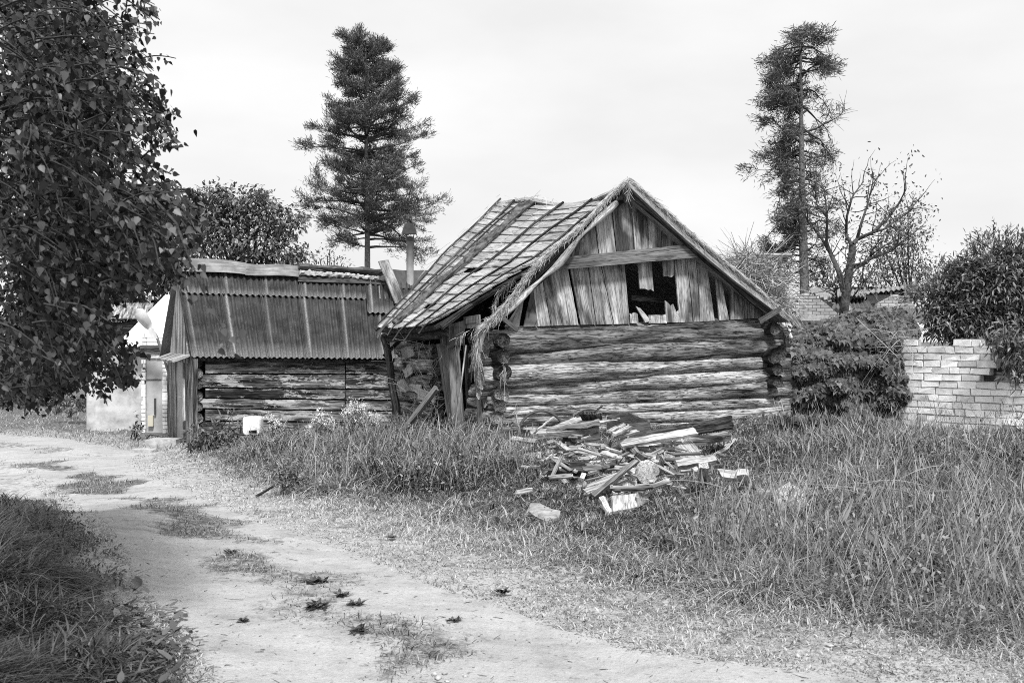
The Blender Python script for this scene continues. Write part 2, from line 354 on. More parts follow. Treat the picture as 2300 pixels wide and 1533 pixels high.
STRIPS = [([(135, 1090), (200, 1064), (290, 1090), (270, 1106), (170, 1104)], 1.0), ([(60, 1040), (130, 1035), (160, 1050), (80, 1052)], .7),
          ([(300, 1118), (400, 1130), (520, 1190), (540, 1215), (430, 1205), (350, 1170)], .65), ([(640, 1290), (760, 1300), (800, 1350), (690, 1370), (600, 1330)], .36),
          ([(780, 1400), (900, 1385), (980, 1430), (900, 1480), (800, 1450)], .3), ([(480, 1230), (600, 1265), (640, 1290), (520, 1275)], .5)]
STRIPW = [(np.array([gp(x, y)[:2] for x, y in q]), a) for q, a in STRIPS]
def pathw(X, Y):
    d = poly_sd(X, Y, PATH); d = d + .22 * (np.sin(X * 3.1 + Y * 1.3) * np.sin(Y * 2.7 - X * 1.1) + .5 * np.sin(X * 7.3 - Y * 5.1)); w = 1 - .36 * sst(-.3, .5, d) - .64 * sst(.5, 2.3, d)
    w = w * (1 - .42 * sst(-.7, -1.05, d) * (1 - sst(-1.5, -1.95, d)) * sst(-.15, .6, np.sin(X * 2.9 + Y * 1.1) * np.sin(Y * 1.9 - X * .7) + .35 * np.sin(X * 6.1 - Y * 4.3)))
    for q, a in STRIPW: w = w * (1 - a * (1 - sst(-.15, .3, poly_sd(X, Y, q) + .25 * (np.sin(X * 4.1 + Y * 2.3) * np.sin(Y * 3.7 - X * 2.1)))))
    return w
def axis(a, b, st, far, k=1.35):
    c = list(np.arange(a, b + 1e-6, st)); s = st; lo = []; hi = []; x = a
    while x > -far: s *= k; x -= s; lo.append(x)
    s = st; x = b
    while x < far: s *= k; x += s; hi.append(x)
    return np.array(lo[::-1] + c + hi)
gx = axis(-13, 11, .11, 1500); gy = axis(1.5, 25, .11, 1500)
XX, YY = np.meshgrid(gx, gy); ZZ = g(XX, YY); ny, nx = XX.shape
PW = pathw(XX.ravel(), YY.ravel()).reshape(XX.shape)
rut = .03 * PW * sst(0, 1, np.sin(XX * 0 + poly_sd(XX.ravel(), YY.ravel(), PATH).reshape(XX.shape) * 3.2) * .5 + .5)
ZZ = ZZ - rut
gv = np.stack([XX, YY, ZZ], -1).reshape(-1, 3)
ii = (np.arange(ny - 1)[:, None] * nx + np.arange(nx - 1)[None]).ravel(); gf = np.stack([ii, ii + 1, ii + nx + 1, ii + nx], 1)
fw = PW.ravel()[gf].mean(1); isp = fw > .8
def sub(name, sel, label):
    f = gf[sel]; u, inv = np.unique(f, return_inverse=True)
    o = mesh_np(name, gv[u], inv.reshape(f.shape), M['ground'], None, None, PW.ravel()[u], None, True); return tag(o, label, None, None, 'structure')
tag(sub('ground', ~isp, 'uneven soil of the overgrown yard'), None, 'ground'); tag(sub('dirt_path', isp, 'pale trodden dirt track curving past the barn'), None, 'path')
#==BARN==
# ------------------------------------------------------------------ the barn
barn = empty('log_barn', BF.p(3, 2.4, 0), 'collapsing grey log barn with gabled plank front and sagging shingle roof', 'barn')
BX = [1160, 1500, 1740]
BND = [(734, 724, 716), (750, 743, 737), (792, 770, 765), (822, 808, 800), (866, 842, 828), (889, 873, 858), (912, 901, 890), (936, 926, 914), (958, 951, 941), (982, 977, 968)]
def bnd_y(i, x): return np.interp(x, BX, BND[i]) if 1160 <= x <= 1740 else (BND[i][0] + (x - 1160) * (BND[i][1] - BND[i][0]) / 340 if x < 1160 else BND[i][2] + (x - 1740) * (BND[i][2] - BND[i][1]) / 240)
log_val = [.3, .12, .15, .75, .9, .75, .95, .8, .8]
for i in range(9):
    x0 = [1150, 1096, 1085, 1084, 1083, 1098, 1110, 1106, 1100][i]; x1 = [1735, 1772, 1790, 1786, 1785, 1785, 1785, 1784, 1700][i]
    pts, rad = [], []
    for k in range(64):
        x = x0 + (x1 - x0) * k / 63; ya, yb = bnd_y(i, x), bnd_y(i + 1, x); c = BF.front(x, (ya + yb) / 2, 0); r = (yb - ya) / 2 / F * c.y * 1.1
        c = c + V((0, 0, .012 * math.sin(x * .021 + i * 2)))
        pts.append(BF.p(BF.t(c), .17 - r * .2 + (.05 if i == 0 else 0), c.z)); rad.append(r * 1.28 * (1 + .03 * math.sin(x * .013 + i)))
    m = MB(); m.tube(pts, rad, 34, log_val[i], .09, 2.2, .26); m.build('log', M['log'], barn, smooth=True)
m = MB(); pts = [BF.front(x, 985 - (x - 1160) * .02, .1) for x in range(1110, 1790, 40)]; m.tube(pts, .16, 14, .2, .15, 3); m.build('log', M['dark_wood'], barn, smooth=True)
# cross logs: ends that stick out of the front at both corners, and the side walls
def cross_log(x, y, rpx, q0, q1, mat='log', val=.2, tname='log', dz=0):
    c = BF.front(x, y, q0); t = BF.t(c); r = rpx / F * c.y; m = MB(); n = max(6, int((q1 - q0) * 5))
    m.tube([BF.p(t + .02 * math.sin(k), q0 + (q1 - q0) * k / (n - 1), c.z + dz * k / (n - 1)) for k in range(n)], [r * (1 + .04 * math.sin(k * 2.1)) for k in range(n)], 18, val, .16, 3, .3)
    return m.build(tname, M[mat], barn, smooth=True)
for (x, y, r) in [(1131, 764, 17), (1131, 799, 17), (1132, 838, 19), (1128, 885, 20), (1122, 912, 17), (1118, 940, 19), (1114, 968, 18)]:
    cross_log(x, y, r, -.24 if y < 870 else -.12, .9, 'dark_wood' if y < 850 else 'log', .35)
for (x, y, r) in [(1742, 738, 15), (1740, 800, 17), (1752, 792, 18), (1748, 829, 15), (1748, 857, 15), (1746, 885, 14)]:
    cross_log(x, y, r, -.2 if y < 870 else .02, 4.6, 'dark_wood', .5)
for i, (ya, yb) in enumerate([(770, 800), (800, 832), (832, 866), (866, 896), (896, 925), (925, 952)]):      # left side wall beyond the doorway
    a = BF.side(885, (ya + yb) / 2 , .3); r = (yb - ya) / 2 / F * a.y * 1.05; b = BF.p(.3, 2.78, a.z - .02)
    m = MB(); n = 14; m.tube([b.lerp(BF.p(.3, 4.9, a.z), k / (n - 1)) for k in range(n)], r, 14, .5 + .4 * (i % 2), .16, 3, .25); m.build('log', M['shed_board'], barn, smooth=True)
m = MB()
for k in range(7):
    z = .15 + k * .25; m.tube([BF.p(.4, 4.75, z), BF.p(3, 4.75, z), BF.p(6.1, 4.75, z)], .14, 10, .3, .1, 2)
m.build('back_wall', M['dark_wood'], barn, smooth=True)
# gable
def fq(x, y, q=.10): return BF.front(x, y, q)
def c5(x, y): return 1150 + x / 3.2857, 380 + y / 3.2857
def vl_y(x): return np.interp(x, [1100, 1150, 1180, 1205, 1241, 1314, 1369, 1409], [730, 668, 628, 598, 562, 505, 447, 412])
def vr_y(x): return np.interp(x, [1409, 1466, 1515, 1561, 1637, 1698, 1743, 1780], [412, 462, 504, 548, 610, 662, 706, 730])
def roof_y(x): return max(vl_y(x), 412) if x < 1409 else vr_y(x)
m = MB()
up_top = [(380, 360), (520, 420), (600, 400), (720, 310), (860, 190), (880, 180), (990, 290), (1098, 370), (1180, 430), (1290, 520)]
edges_up = [(440, 620, 500, 480), (640, 605, 605, 400), (772, 598, 725, 300), (905, 590, 870, 170), (1012, 582, 995, 280), (1108, 572, 1100, 365), (1195, 565, 1185, 440), (1300, 552, 1290, 520)]
vals_up = [.3, .55, .3, .35, .75, .6, .85]
for k in range(7):
    a, b = edges_up[k], edges_up[k + 1]; gap = 4
    bl = c5(a[0] + gap, a[1] + 20); br = c5(b[0] - gap, b[1] + 20); xt0, xt1 = c5(a[2] + gap, 0)[0], c5(b[2] - gap, 0)[0]
    m.qboard(fq(xt0, roof_y(xt0) - 4), fq(xt1, roof_y(xt1) - 4), fq(*br), fq(*bl), .03, vals_up[k], 12, 5)
low = [(-60, 1150, 60, 1010), (50, 1150, 95, 930), (78, 1150, 150, 880), (190, 1145, 150, 880), (288, 1142, 222, 815), (495, 1135, 410, 740), (505, 1135, 425, 740), (622, 1132, 560, 730), (752, 1130, 655, 725), (872, 1128, 832, 712)]
lowb = [(0, 1, .4), (2, 3, .25), (3, 4, .55), (4, 5, .8), (6, 7, .35), (7, 8, .4), (8, 9, .7)]
low_r = [(1238, 1118, 1196, 690), (1338, 1114, 1290, 675), (1388, 1112, 1360, 660), (1500, 1105, 1430, 668), (1528, 1102, 1490, 700), (1604, 1098, 1530, 735), (1612, 1098, 1600, 800), (1645, 1095, 1640, 830), (1720, 1092, 1715, 910), (1740, 1090, 1735, 930), (1850, 1085, 1850, 1050)]
lowrb = [(0, 1, .85), (1, 2, .8), (2, 3, .7), (4, 5, .75), (6, 7, .6), (7, 8, .75), (8, 9, .5), (9, 10, .3)]
def lowboard(a, b, val, rag=(0, 0)):
    g_ = 3; bl = c5(a[0] + g_, a[1] + 12); br = c5(b[0] - g_, b[1] + 12)
    tl = c5(a[2] + g_, a[3] - 30); tr = c5(b[2] - g_, b[3] - 30)
    tl = (tl[0], max(tl[1], roof_y(tl[0]) - 2)); tr = (tr[0], max(tr[1], roof_y(tr[0]) - 2))
    m.qboard(fq(*tl), fq(*tr), fq(*br), fq(*bl), .03, val, 14, 5, rag)
for a, b, v_ in lowb: lowboard(low[a], low[b], v_)
for a, b, v_ in lowrb: lowboard(low_r[a], low_r[b], v_)
m.build('gable_cladding', M['board'], barn)
for q4, rg, vv in [([(932, 690), (1030, 685), (1045, 900), (945, 890)], (0, .12), .8), ([(1114, 670), (1196, 665), (1192, 800), (1122, 802)], (0, .12), .7), ([(1010, 1062), (1138, 1066), (1142, 1135), (1012, 1135)], (.2, 0), .8),
                   ([(1130, 965), (1228, 1000), (1242, 1130), (1142, 1130)], (.55, 0), .8), ([(872, 1060), (925, 1050), (935, 1135), (876, 1135)], (.3, 0), .6), ([(912, 1008), (945, 1020), (1030, 1120), (985, 1128)], (.1, 0), .45)]:
    m = MB(); m.qboard(*[fq(*c5(*p), .09) for p in q4], .028, vv, 9, 6, rg); m.build('broken_board', M['board'], barn)
m = MB(); m.qboard(*[fq(*c5(*p), .75) for p in [(860, 930), (860, 965), (1240, 1010), (1240, 975)]], .1, .4); m.build('inner_beam', M['dark_wood'], barn)
m = MB(); m.qboard(fq(1262, 578, -.02), fq(1243, 607, -.02), fq(1580, 577, -.02), fq(1546, 549, -.02), .09, .5, 14, 4, warp=.012); m.build('crossbeam', M['beam'], barn)
# left roof slope: a patch between the back edge and the torn front edge
def bp(x, y, t): return BF.side(x, y, t)
BACK = [bp(1125, 452, 2.55), bp(1072, 503, 1.95), bp(1000, 574, 1.2), bp(925, 655, .45), bp(850, 738, -.35)]
FRONT = [BF.p(2.5, .0, 3.93), BF.p(1.75, .02, 3.42), bp(1203, 590, 1.0), bp(1135, 629, .55), bp(1039, 689, .05), bp(973, 730, -.35)]
def plu(P, us, u):
    i = 0
    while i < len(P) - 2 and u > us[i + 1]: i += 1
    return P[i].lerp(P[i + 1], (u - us[i]) / (us[i + 1] - us[i]))
FU = [0, .27, .53, .67, .85, 1]
def pl(P, u):
    n = len(P) - 1; i = min(int(u * n), n - 1); return P[i].lerp(P[i + 1], u * n - i)
def roofp(a, b, lift=0.0):
    """a: 0 back edge .. 1 front edge, b: 0 ridge .. 1 eave"""
    p = pl(BACK, b).lerp(plu(FRONT, FU, b), a); sag = -.10 * math.sin(math.pi * a) * (1 - .6 * b)
    n = BF.u * -.68 + V((0, 0, .73)); return p + V((0, 0, sag)) + n * lift
m = MB(); P = [[roofp(j / 10, i / 12, -.03) for j in range(11)] for i in range(13)]; m.grid(P, .07, .3, BF.u * -.68 + V((0, 0, .73))); m.build('roof_deck', M['dark_wood'], barn)
m = MB(); NR = 16
for r in range(NR - 1, -1, -1):
    a = random.uniform(-.05, 0)
    while a < .99:
        w_ = random.uniform(.12, .19); a0, a1 = max(a, 0) + .003, min(a + w_, 1) - .003; a += w_
        if a1 - a0 < .02 or random.random() < .02: continue
        b0, b1 = max(0, r / NR - .028), min(1.015, (r + 1) / NR + random.uniform(-.01, .012)); j = random.uniform(-.012, .012); tw = random.uniform(-.012, .012)
        P = [[roofp(a0 + (a1 - a0) * jj / 3, min(b0 + (b1 - b0) * i / 2, 1) + j * .3 * jj / 3, 012e-3 + .032 * i / 2 + tw * (jj - 1.5) / 3 * i + .008 * random.random()) for jj in range(4)] for i in range(3)]
        P = [list(x) for x in zip(*P)]          # grain runs across the slope as in the photograph
        m.grid(P, -.02, random.random(), BF.u * .68 - V((0, 0, .73)))
m.build('roof_shingles', M['shingle'], barn)
# poles that hold the shingles down
for a_t, a_b, r, ov in [(.02, .03, .03, .10), (.17, .14, .035, .14), (.23, .2, .028, .16), (.36, .36, .03, .12), (.60, .56, .034, .2), (.82, .78, .032, .22), (.985, .985, .028, .16)]:
    pts = []
    for k in range(18):
        b = k / 17; p = roofp(a_t + (a_b - a_t) * b + .006 * math.sin(b * 9 + a_t * 30), b, .075 + .012 * math.sin(b * 14 + a_t * 50)); pts.append(p)
    d = (pts[-1] - pts[-2]).normalized(); pts.append(pts[-1] + d * ov * .6 + V((0, 0, -.02))); pts.append(pts[-1] + d * ov * .7 + V((0, 0, -ov * .45)))
    m = MB(); m.tube(pts, [r * (.72 - .25 * k / 19) for k in range(20)], 7, None, .15, 6); m.build('roof_pole', M['pole'], barn, smooth=True)
m = MB(); P = [[roofp(.27 + .085 * (j / 5) - .02 * math.sin(i * .5), i / 40, .075 + .05 * math.sin(math.pi * j / 5) + .04 * fb(V((i * .5, j * .8, 1)))) for j in range(6)] for i in range(40)]
m.grid(P, .05, .3, BF.u * -.68 + V((0, 0, .73))); m.build('rotten_ridge_strip', M['moss'], barn)
# right slope, back gable, rafters
RIDGE_F, RIDGE_B = BF.front(1412, 404, -.22), bp(1125, 452, 2.55)
EAVE_RF = BF.front(1779, 716, -.22); EAVE_RB = BF.p(BF.t(EAVE_RF), 4.9, EAVE_RF.z - .1)
m = MB(); nR = (BF.u * .7 + V((0, 0, .7)))
def rslope(a, b):
    r0 = RIDGE_F.lerp(RIDGE_B, a); s_ = -.25 * math.sin(math.pi * min(a * 1.4, 1)) * (1 - b) * (0 if a == 0 else 1)
    p = r0.lerp(EAVE_RF.lerp(EAVE_RB, a), b); return p + V((0, 0, s_ - .10 * math.sin(math.pi * b)))
P = [[rslope(j / 8, i / 10) for j in range(9)] for i in range(11)]; m.grid(P, .08, .4, nR); m.build('roof_slope', M['shingle'], barn)
m = MB(); m.poly([BF.p(.2, 4.8, 1.6), BF.p(6.2, 4.8, 1.6), BF.p(2.6, 4.8, 4.4)], .05, BF.v, .3); m.build('back_gable', M['dark_wood'], barn)
# verges
def vline(px, q): return [BF.front(x, y, q) for x, y in px]
def resample(P, n):
    L = [0]
    for i in range(len(P) - 1): L.append(L[-1] + (P[i + 1] - P[i]).length)
    out = []
    for k in range(n):
        s_ = L[-1] * k / (n - 1); i = 0
        while i < len(P) - 2 and L[i + 1] < s_: i += 1
        out.append(P[i].lerp(P[i + 1], min(1, (s_ - L[i]) / max(L[i + 1] - L[i], 1e-6))))
    return out
VLT = [(1410, 404), (1369, 441), (1314, 503), (1241, 561), (1205, 597), (1180, 628), (1150, 670), (1110, 715), (1075, 742)]
VLP = [(1385, 455), (1372, 468), (1339, 497), (1302, 533), (1256, 593), (1199, 642), (1150, 688), (1105, 735)]
VRT = [(1410, 404), (1424, 413), (1466, 450), (1515, 492), (1561, 535), (1637, 596), (1698, 645), (1743, 687), (1776, 716)]
m = MB(); m.tube(resample(vline(VLP, -.2), 30), [.05 + .02 * math.sin(k * .6) for k in range(30)], 8, .9, .1, 3, .2); m.build('verge_pole', M['debris'], barn, smooth=True)
m = MB(); A_, B_ = resample(vline(VLT, -.13), 24), resample(vline([(x, y + 8) for x, y in VLP], -.13), 24); m.grid([[A_[i].lerp(B_[i], j / 2) for j in range(3)] for i in range(24)], .05, .2, -BF.v); m.build('bargeboard', M['dark_wood'], barn)
m = MB(); A_ = resample(vline(VRT, -.2), 24); B_ = resample(vline([(1414, 436), (1454, 470), (1500, 508), (1543, 546), (1582, 583), (1637, 629), (1690, 678), (1722, 702)], -.2), 24)
m.grid([[A_[i].lerp(B_[i], .08 + .42 * j / 2) for j in range(3)] for i in range(24)], .05, .45, -BF.v); m.build('bargeboard', M['beam'], barn)
m = MB(); m.grid([[A_[i].lerp(B_[i], .55 + .45 * j / 2) + BF.v * .05 for j in range(3)] for i in range(24)], .05, .35, -BF.v); m.build('bargeboard', M['dark_wood'], barn)
m = MB(); m.plank(BF.front(1752, 693, -.26), BF.front(1704, 722, -.26), .09, -BF.v, .03, .3); m.build('brace', M['beam'], barn)
m = MB(); m.plank(BF.front(1762, 745, -.12), BF.front(1766, 780, -.12), .09, -BF.v, .05, .6); m.build('brace', M['beam'], barn)
m = MB(); m.plank(BF.front(1130, 716, -.3), BF.front(1162, 742, -.28), .07, -BF.v, .03, .3); m.build('brace', M['beam'], barn)
m = MB()
for pts in ([(1778, 712), (1800, 740), (1822, 770), (1838, 797)], [(1776, 716), (1790, 745), (1805, 765), (1812, 780)], [(1783, 722), (1792, 760), (1800, 800)]):
    pp = vline(pts, -.1)
    for k in range(len(pp) - 1): m.plank(pp[k], pp[k + 1] + (pp[k + 1] - pp[k]) * .15, .12 - .02 * k, -BF.v + V((.5, 0, .4)), .02, .6, (0, .1))
m.build('torn_eave_strip', M['board'], barn)
# straw on the verges
def strawmesh(name, lines, nper, spread, Lr, sag, mat='straw', par=None, wd=.012):
    Ps, Ds, Gs, Ls, Vs = [], [], [], [], []
    for line, n in zip(lines, nper):
        R = resample(line, 40)
        for _ in range(n):
            k = random.randrange(39); p = R[k].lerp(R[k + 1], random.random()); d = (R[k + 1] - R[k]).normalized()
            p = p + V((random.gauss(0, spread), random.gauss(0, spread), random.gauss(0, spread)))
            dd = (d + V((random.gauss(0, .35), random.gauss(0, .35), random.gauss(0, .3)))).normalized()
            Ps.append(p); Ds.append(dd); Gs.append((random.gauss(0, .15), random.gauss(0, .15), -abs(random.gauss(0, sag)))); Ls.append(random.uniform(*Lr)); Vs.append(random.random())
    v, f, c = blades(np.array([tuple(p) for p in Ps]), np.array([tuple(p) for p in Ds]), np.array(Gs), np.array(Ls), np.full(len(Ps), wd), c_ if False else np.array(Vs), 4, .6)
    return mesh_np(name, v, f, M[mat], par, None, c)
m = MB(); A_ = resample([p + V((0, 0, .01)) for p in vline(VLT, -.2)], 60); m.tube(A_, [.04 + .02 * noise.noise(V((k * .3, 1, 1))) for k in range(60)], 9, .7, .4, 7); A_ = resample(vline(VRT, -.16), 60); m.tube(A_, [.05 - .02 * k / 60 for k in range(60)], 9, .6, .4, 7)
core = m.build('thatch_core', M['straw_dark'], barn)
strawmesh('thatch', [vline(VLT, -.25), vline(VRT, -.22), vline(VLT[4:], -.27), vline([(1410, 402), (1412, 440)], -.27)], [1300, 800, 420, 60], .024, (.05, .16), .25, 'straw', barn, .007)
strawmesh('hanging_straw', [vline([(1140, 690), (1105, 715), (1078, 745), (1070, 790), (1076, 835)], -.2), vline([(1120, 700), (1085, 725), (1050, 745), (1030, 760)], -.15), vline([(1075, 745), (1071, 780), (1068, 815)], -.15), vline([(1078, 745), (1074, 800)], -.22)],
          [210, 80, 240, 60], .02, (.04, .15), .9, 'straw', barn, .007)
strawmesh('straw_tuft', [[bp(1160, 625, .6), bp(1120, 655, .45), bp(1110, 690, .4)]], [130], .02, (.04, .15), .9, 'straw', barn, .007)
strawmesh('straw_tuft', [vline([(1160, 905), (1160, 960)], -.2)], [34], .02, (.04, .15), .9, 'straw', barn, .007)
strawmesh('straw_tuft', [vline([(1135, 815), (1128, 850)], -.3)], [44], .02, (.04, .15), .9, 'straw', barn, .007)
m = MB(); m.tube(vline([(1100, 722), (1082, 745), (1072, 785), (1074, 825)], -.16), [.06, .06, .045, .02], 9, .7, .5, 9); m.build('straw_bundle', M['straw_dark'], barn)
# eave underside and rubble in the torn corner
m = MB(); m.tube([BF.p(-.12, 4.6, 1.62), BF.p(-.1, 3, 1.66), BF.p(-.05, 1.2, 1.7)], .1, 10, .3, .15, 3); m.build('eave_beam', M['dark_wood'], barn, smooth=True)
m = MB(); m.qboard(bp(1040, 712, .1), bp(1075, 706, .1), bp(1078, 735, .1), bp(1043, 738, .1), .03, .6); m.build('eave_board', M['beam'], barn)
m = MB(); m.qboard(bp(985, 735, -.1), bp(1040, 720, -.1), bp(1038, 775, -.1), bp(990, 775, -.1), .04, .3); m.qboard(bp(940, 742, -.15), bp(990, 738, -.15), bp(985, 768, -.15), bp(950, 770, -.15), .04, .2, rag=(0, .4))
m.build('eave_board', M['dark_wood'], barn)
m = MB()
for k in range(5):
    q = .9 + k * .9; m.tube([BF.p(-.35, q, 1.78), BF.p(2.5, q, 3.75)], .05, 7, .4, .1)
m.build('rafter', M['dark_wood'], barn)
# doorway
m = MB(); m.qboard(bp(980, 772, .12), bp(1020, 770, .12), bp(1042, 985, .0), bp(1012, 985, .0), .03, .15, 12, 4); m.build('door_leaf', M['beam'], barn)
m = MB(); m.plank(BF.p(.05, 1.35, 1.45), bp(1033, 990, -.15), .20, BF.u * -.6 - BF.v * .6, .03, .1, nl=12); m.build('door_board', M['beam'], barn)
m = MB(); m.tube([bp(1047, 775, -.05), bp(1034, 880, -.2), bp(1019, 988, -.3)], .014, 6, .9); m.build('door_lath', M['debris'], barn)
m = MB(); m.plank(bp(1078, 862, .15), bp(1086, 978, .1), .12, BF.u * -1.0 - BF.v * .3, .05, .5); m.build('door_jamb', M['beam'], barn)
m = MB(); m.plank(bp(1052, 775, .2), bp(1062, 985, .25), .12, BF.u * -1.0 - BF.v * .3, .06, .1); m.build('door_jamb', M['dark_wood'], barn)
m = MB(); m.tube([bp(864, 760, -.2), bp(876, 820, -.2), bp(880, 860, -.2), bp(890, 915, -.2), bp(886, 975, -.2)], [.075, .06, .07, .075, .1], 10, .3, .45, 6); m.tube([bp(862, 800, -.2), bp(900, 762, .1)], .04, 7, .5); m.build('eave_post', M['dark_wood'], barn, smooth=True)
m = MB(); 
for q4 in ([(900, 780), (925, 775), (930, 800), (905, 810)], [(920, 860), (945, 862), (942, 885), (918, 880)], [(935, 870), (975, 880), (975, 905), (940, 900)], [(890, 855), (905, 850), (925, 880), (900, 885)], [(905, 830), (918, 815), (926, 838), (912, 850)]):
    m.qboard(*[bp(x, y, .12) for x, y in q4], .03, random.random(), 5, 5, (.1, .2), .02, .02)
m.build('clay_patch', M['cement'], barn)
#==SHED==
# ------------------------------------------------------------------ the wooden shed with a corrugated roof
shed = empty('wooden_shed', SF.p(2.5, 1.8, -.5), 'low board shed with dark corrugated roof and white ridge cap piece', 'shed')
tag(shed, 'low peeling board shed under a dark corrugated roof')
def sp(x, y, q=0.0): return SF.front(x, y, q)
sb = [(806, 808), (839, 840), (870, 874), (893, 898), (917, 922), (944, 948), (974, 978), (1003, 1006)]
svals = [.75, .3, .2, .45, .85, .6, .15]
for k in range(7):
    for (xa, xb) in (((437 if k % 2 else 460), 772), (775, 985)):
        ya0, ya1 = [sb[k][0] + (sb[k][1] - sb[k][0]) * (x - 440) / 430 for x in (xa, xb)]; yb0, yb1 = [sb[k + 1][0] + (sb[k + 1][1] - sb[k + 1][0]) * (x - 440) / 430 for x in (xa, xb)]
        m = MB(); m.qboard(sp(xa, ya0 + 1.6), sp(xa, yb0 - 1.6), sp(xb, yb1 - 1.6), sp(xb, ya1 + 1.6), .09, min(1, svals[k] * random.uniform(.8, 1.2)), 26, 6, warp=.022, edge=.012); m.build('wall_plank', M['shed_wall'], shed)
m = MB(); m.qboard(sp(445, 800, .08), sp(990, 806, .08), sp(990, 1015, .08), sp(440, 1012, .08), .05, .2); m.build('wall_gap_shade', M['black'], shed)  # black sheet standing for the unlit space behind the planks
for k in range(8):
    y = 812 + k * 25; m = MB(); a = SF.side(424 + 8, y, -.02); m.tube([SF.p(.06, -.12, a.z), SF.p(.06, .5, a.z)], .11, 10, .3 + .5 * (k % 2), .12, 3); m.build('log_end', M['shed_board'], shed, smooth=True)
def ss(x, y, t=0.0): return SF.side(x, y, t)
m = MB(); m.qboard(ss(444, 806), ss(376, 800), ss(376, 1000), ss(444, 1010), .08, .55, 10, 6, warp=.02); m.build('end_wall', M['shed_board'], shed)
m = MB(); m.qboard(SF.p(-.06, 1.05, 1.15), SF.p(-.06, 2.0, 1.15), SF.p(-.06, 2.0, -.62), SF.p(-.06, 1.05, -.62), .04, .5); d = m.build('door', M['metal_grey'], shed)
m = MB(); m.tube([SF.p(-.10, 1.2, .35), SF.p(-.14, 1.2, .35), SF.p(-.14, 1.3, .35)], .015, 6, .8); m.build('handle', M['metal_white'], d)
m = MB(); m.plank(SF.p(-.14, .42, .8), SF.p(-.13, .4, -.15), .2, -SF.u, .03, .95, (.05, .08)); m.build('hanging_board', M['debris'], shed)
# end gable
m = MB(); RL = sp(398, 585, 1.75); EL = sp(432, 800, -.3); n_ = 9
for k in range(n_):
    q0, q1 = .05 + 3.4 * k / n_, .05 + 3.4 * (k + .94) / n_
    def zt(q): return 1.15 + (RL.z - 1.3) * (1 - abs(q - 1.75) / 1.75)
    m.qboard(SF.p(-.08, q0, zt(q0)), SF.p(-.08, q1, zt(q1)), SF.p(-.08, q1, 1.1), SF.p(-.08, q0, 1.1), .03, random.random())
m.build('gable_cladding', M['board'], shed)
m = MB(); m.qboard(SF.p(.1, -.1, 1.32), SF.p(.1, 3.5, 1.32), SF.p(-.42, 3.5, 1.12), SF.p(-.42, -.1, 1.12), .04, .7, 4, 10); m.build('door_canopy', M['board'], shed)
# corrugated front slope
E0, E1 = sp(430, 801, -.3), sp(1010, 808, -.3); R0, R1 = sp(394, 590, 1.75), sp(1000, 618, 1.75)
def slope(u, v): return E0.lerp(E1, u).lerp(R0.lerp(R1, u), v) + V((0, 0, -.05 * math.sin(math.pi * v)))
nS = (E1 - E0).cross(R0 - E0).normalized()
def corr(mb, u0, u1, v0, v1, lift, waves, edge_l=True, thick=.012):
    nu = waves * 8 + 1; P = []; C = []; est = random.uniform(.1, .55)
    for i in range(nu):
        u = u0 + (u1 - u0) * i / (nu - 1); row = []
        for j in range(5):
            v = v0 + (v1 - v0) * j / 4; row.append(slope(u, v) + nS * (lift - .02 * v * 0 + .026 * math.cos(2 * math.pi * i / 8)))
        P.append(row)
    k = len(mb.v); mb.grid(P, thick, 0.0, nS); N = nu * 5
    for i in range(nu):
        for j in range(5):
            e = max(0, 1 - abs(i - 8) / 3.6) * est if edge_l else 0
            if j == 0: e = max(e, .3)
            mb.c[k + i * 5 + j] = e
    # give grain that runs up the slope
    for i in range(nu):
        for j in range(5): mb.g[k + i * 5 + j] = (j * .6 + u0 * 30, i * .04 + v0 * 9, 0)
SH = [(.0, .145), (.135, .285), (.275, .425), (.415, .57), (.56, .71), (.70, .85), (.84, 1.0)]
for k, (a, b) in enumerate(SH):
    m = MB(); corr(m, a, b, 0, .70, .004 * k, 7); m.build('roof_sheet', M['corr'], shed)
    m = MB(); corr(m, a + .006, b + .006, .67, .97, .04 + .004 * k, 7); m.build('roof_sheet', M['corr'], shed)
m = MB(); corr(m, .67, .775, .5, .9, .09, 5); m.build('roof_patch_sheet', M['corr'], shed)
m = MB(); m.grid([[E0.lerp(E1, j / 4).lerp(R0.lerp(R1, j / 4), i / 3) - nS * .06 for j in range(5)] for i in range(4)], .06, .3, nS); m.build('roof_deck', M['dark_wood'], shed)
m = MB(); BK = SF.p(0, 3.9, 1.3); m.grid([[(R0 + V((0, 0, -.03))).lerp(R1, j / 4).lerp(SF.p(-.3, 3.9, 1.2).lerp(SF.p(6.5, 3.9, 1.0), j / 4), i / 3) for j in range(5)] for i in range(4)], -.06, .3, nS * -1 if False else SF.v * -.7 - V((0, 0, .7))); m.build('back_slope', M['corr'], shed)
m = MB(); m.box(SF.p(3.2, 3.5, .2), SF.u * 3.1, SF.v * .05, V((0, 0, .9)), .3); m.box(SF.p(6.3, 1.8, .3), SF.u * .04, SF.v * 1.7, V((0, 0, 1.0)), .3); m.build('back_wall', M['dark_wood'], shed)
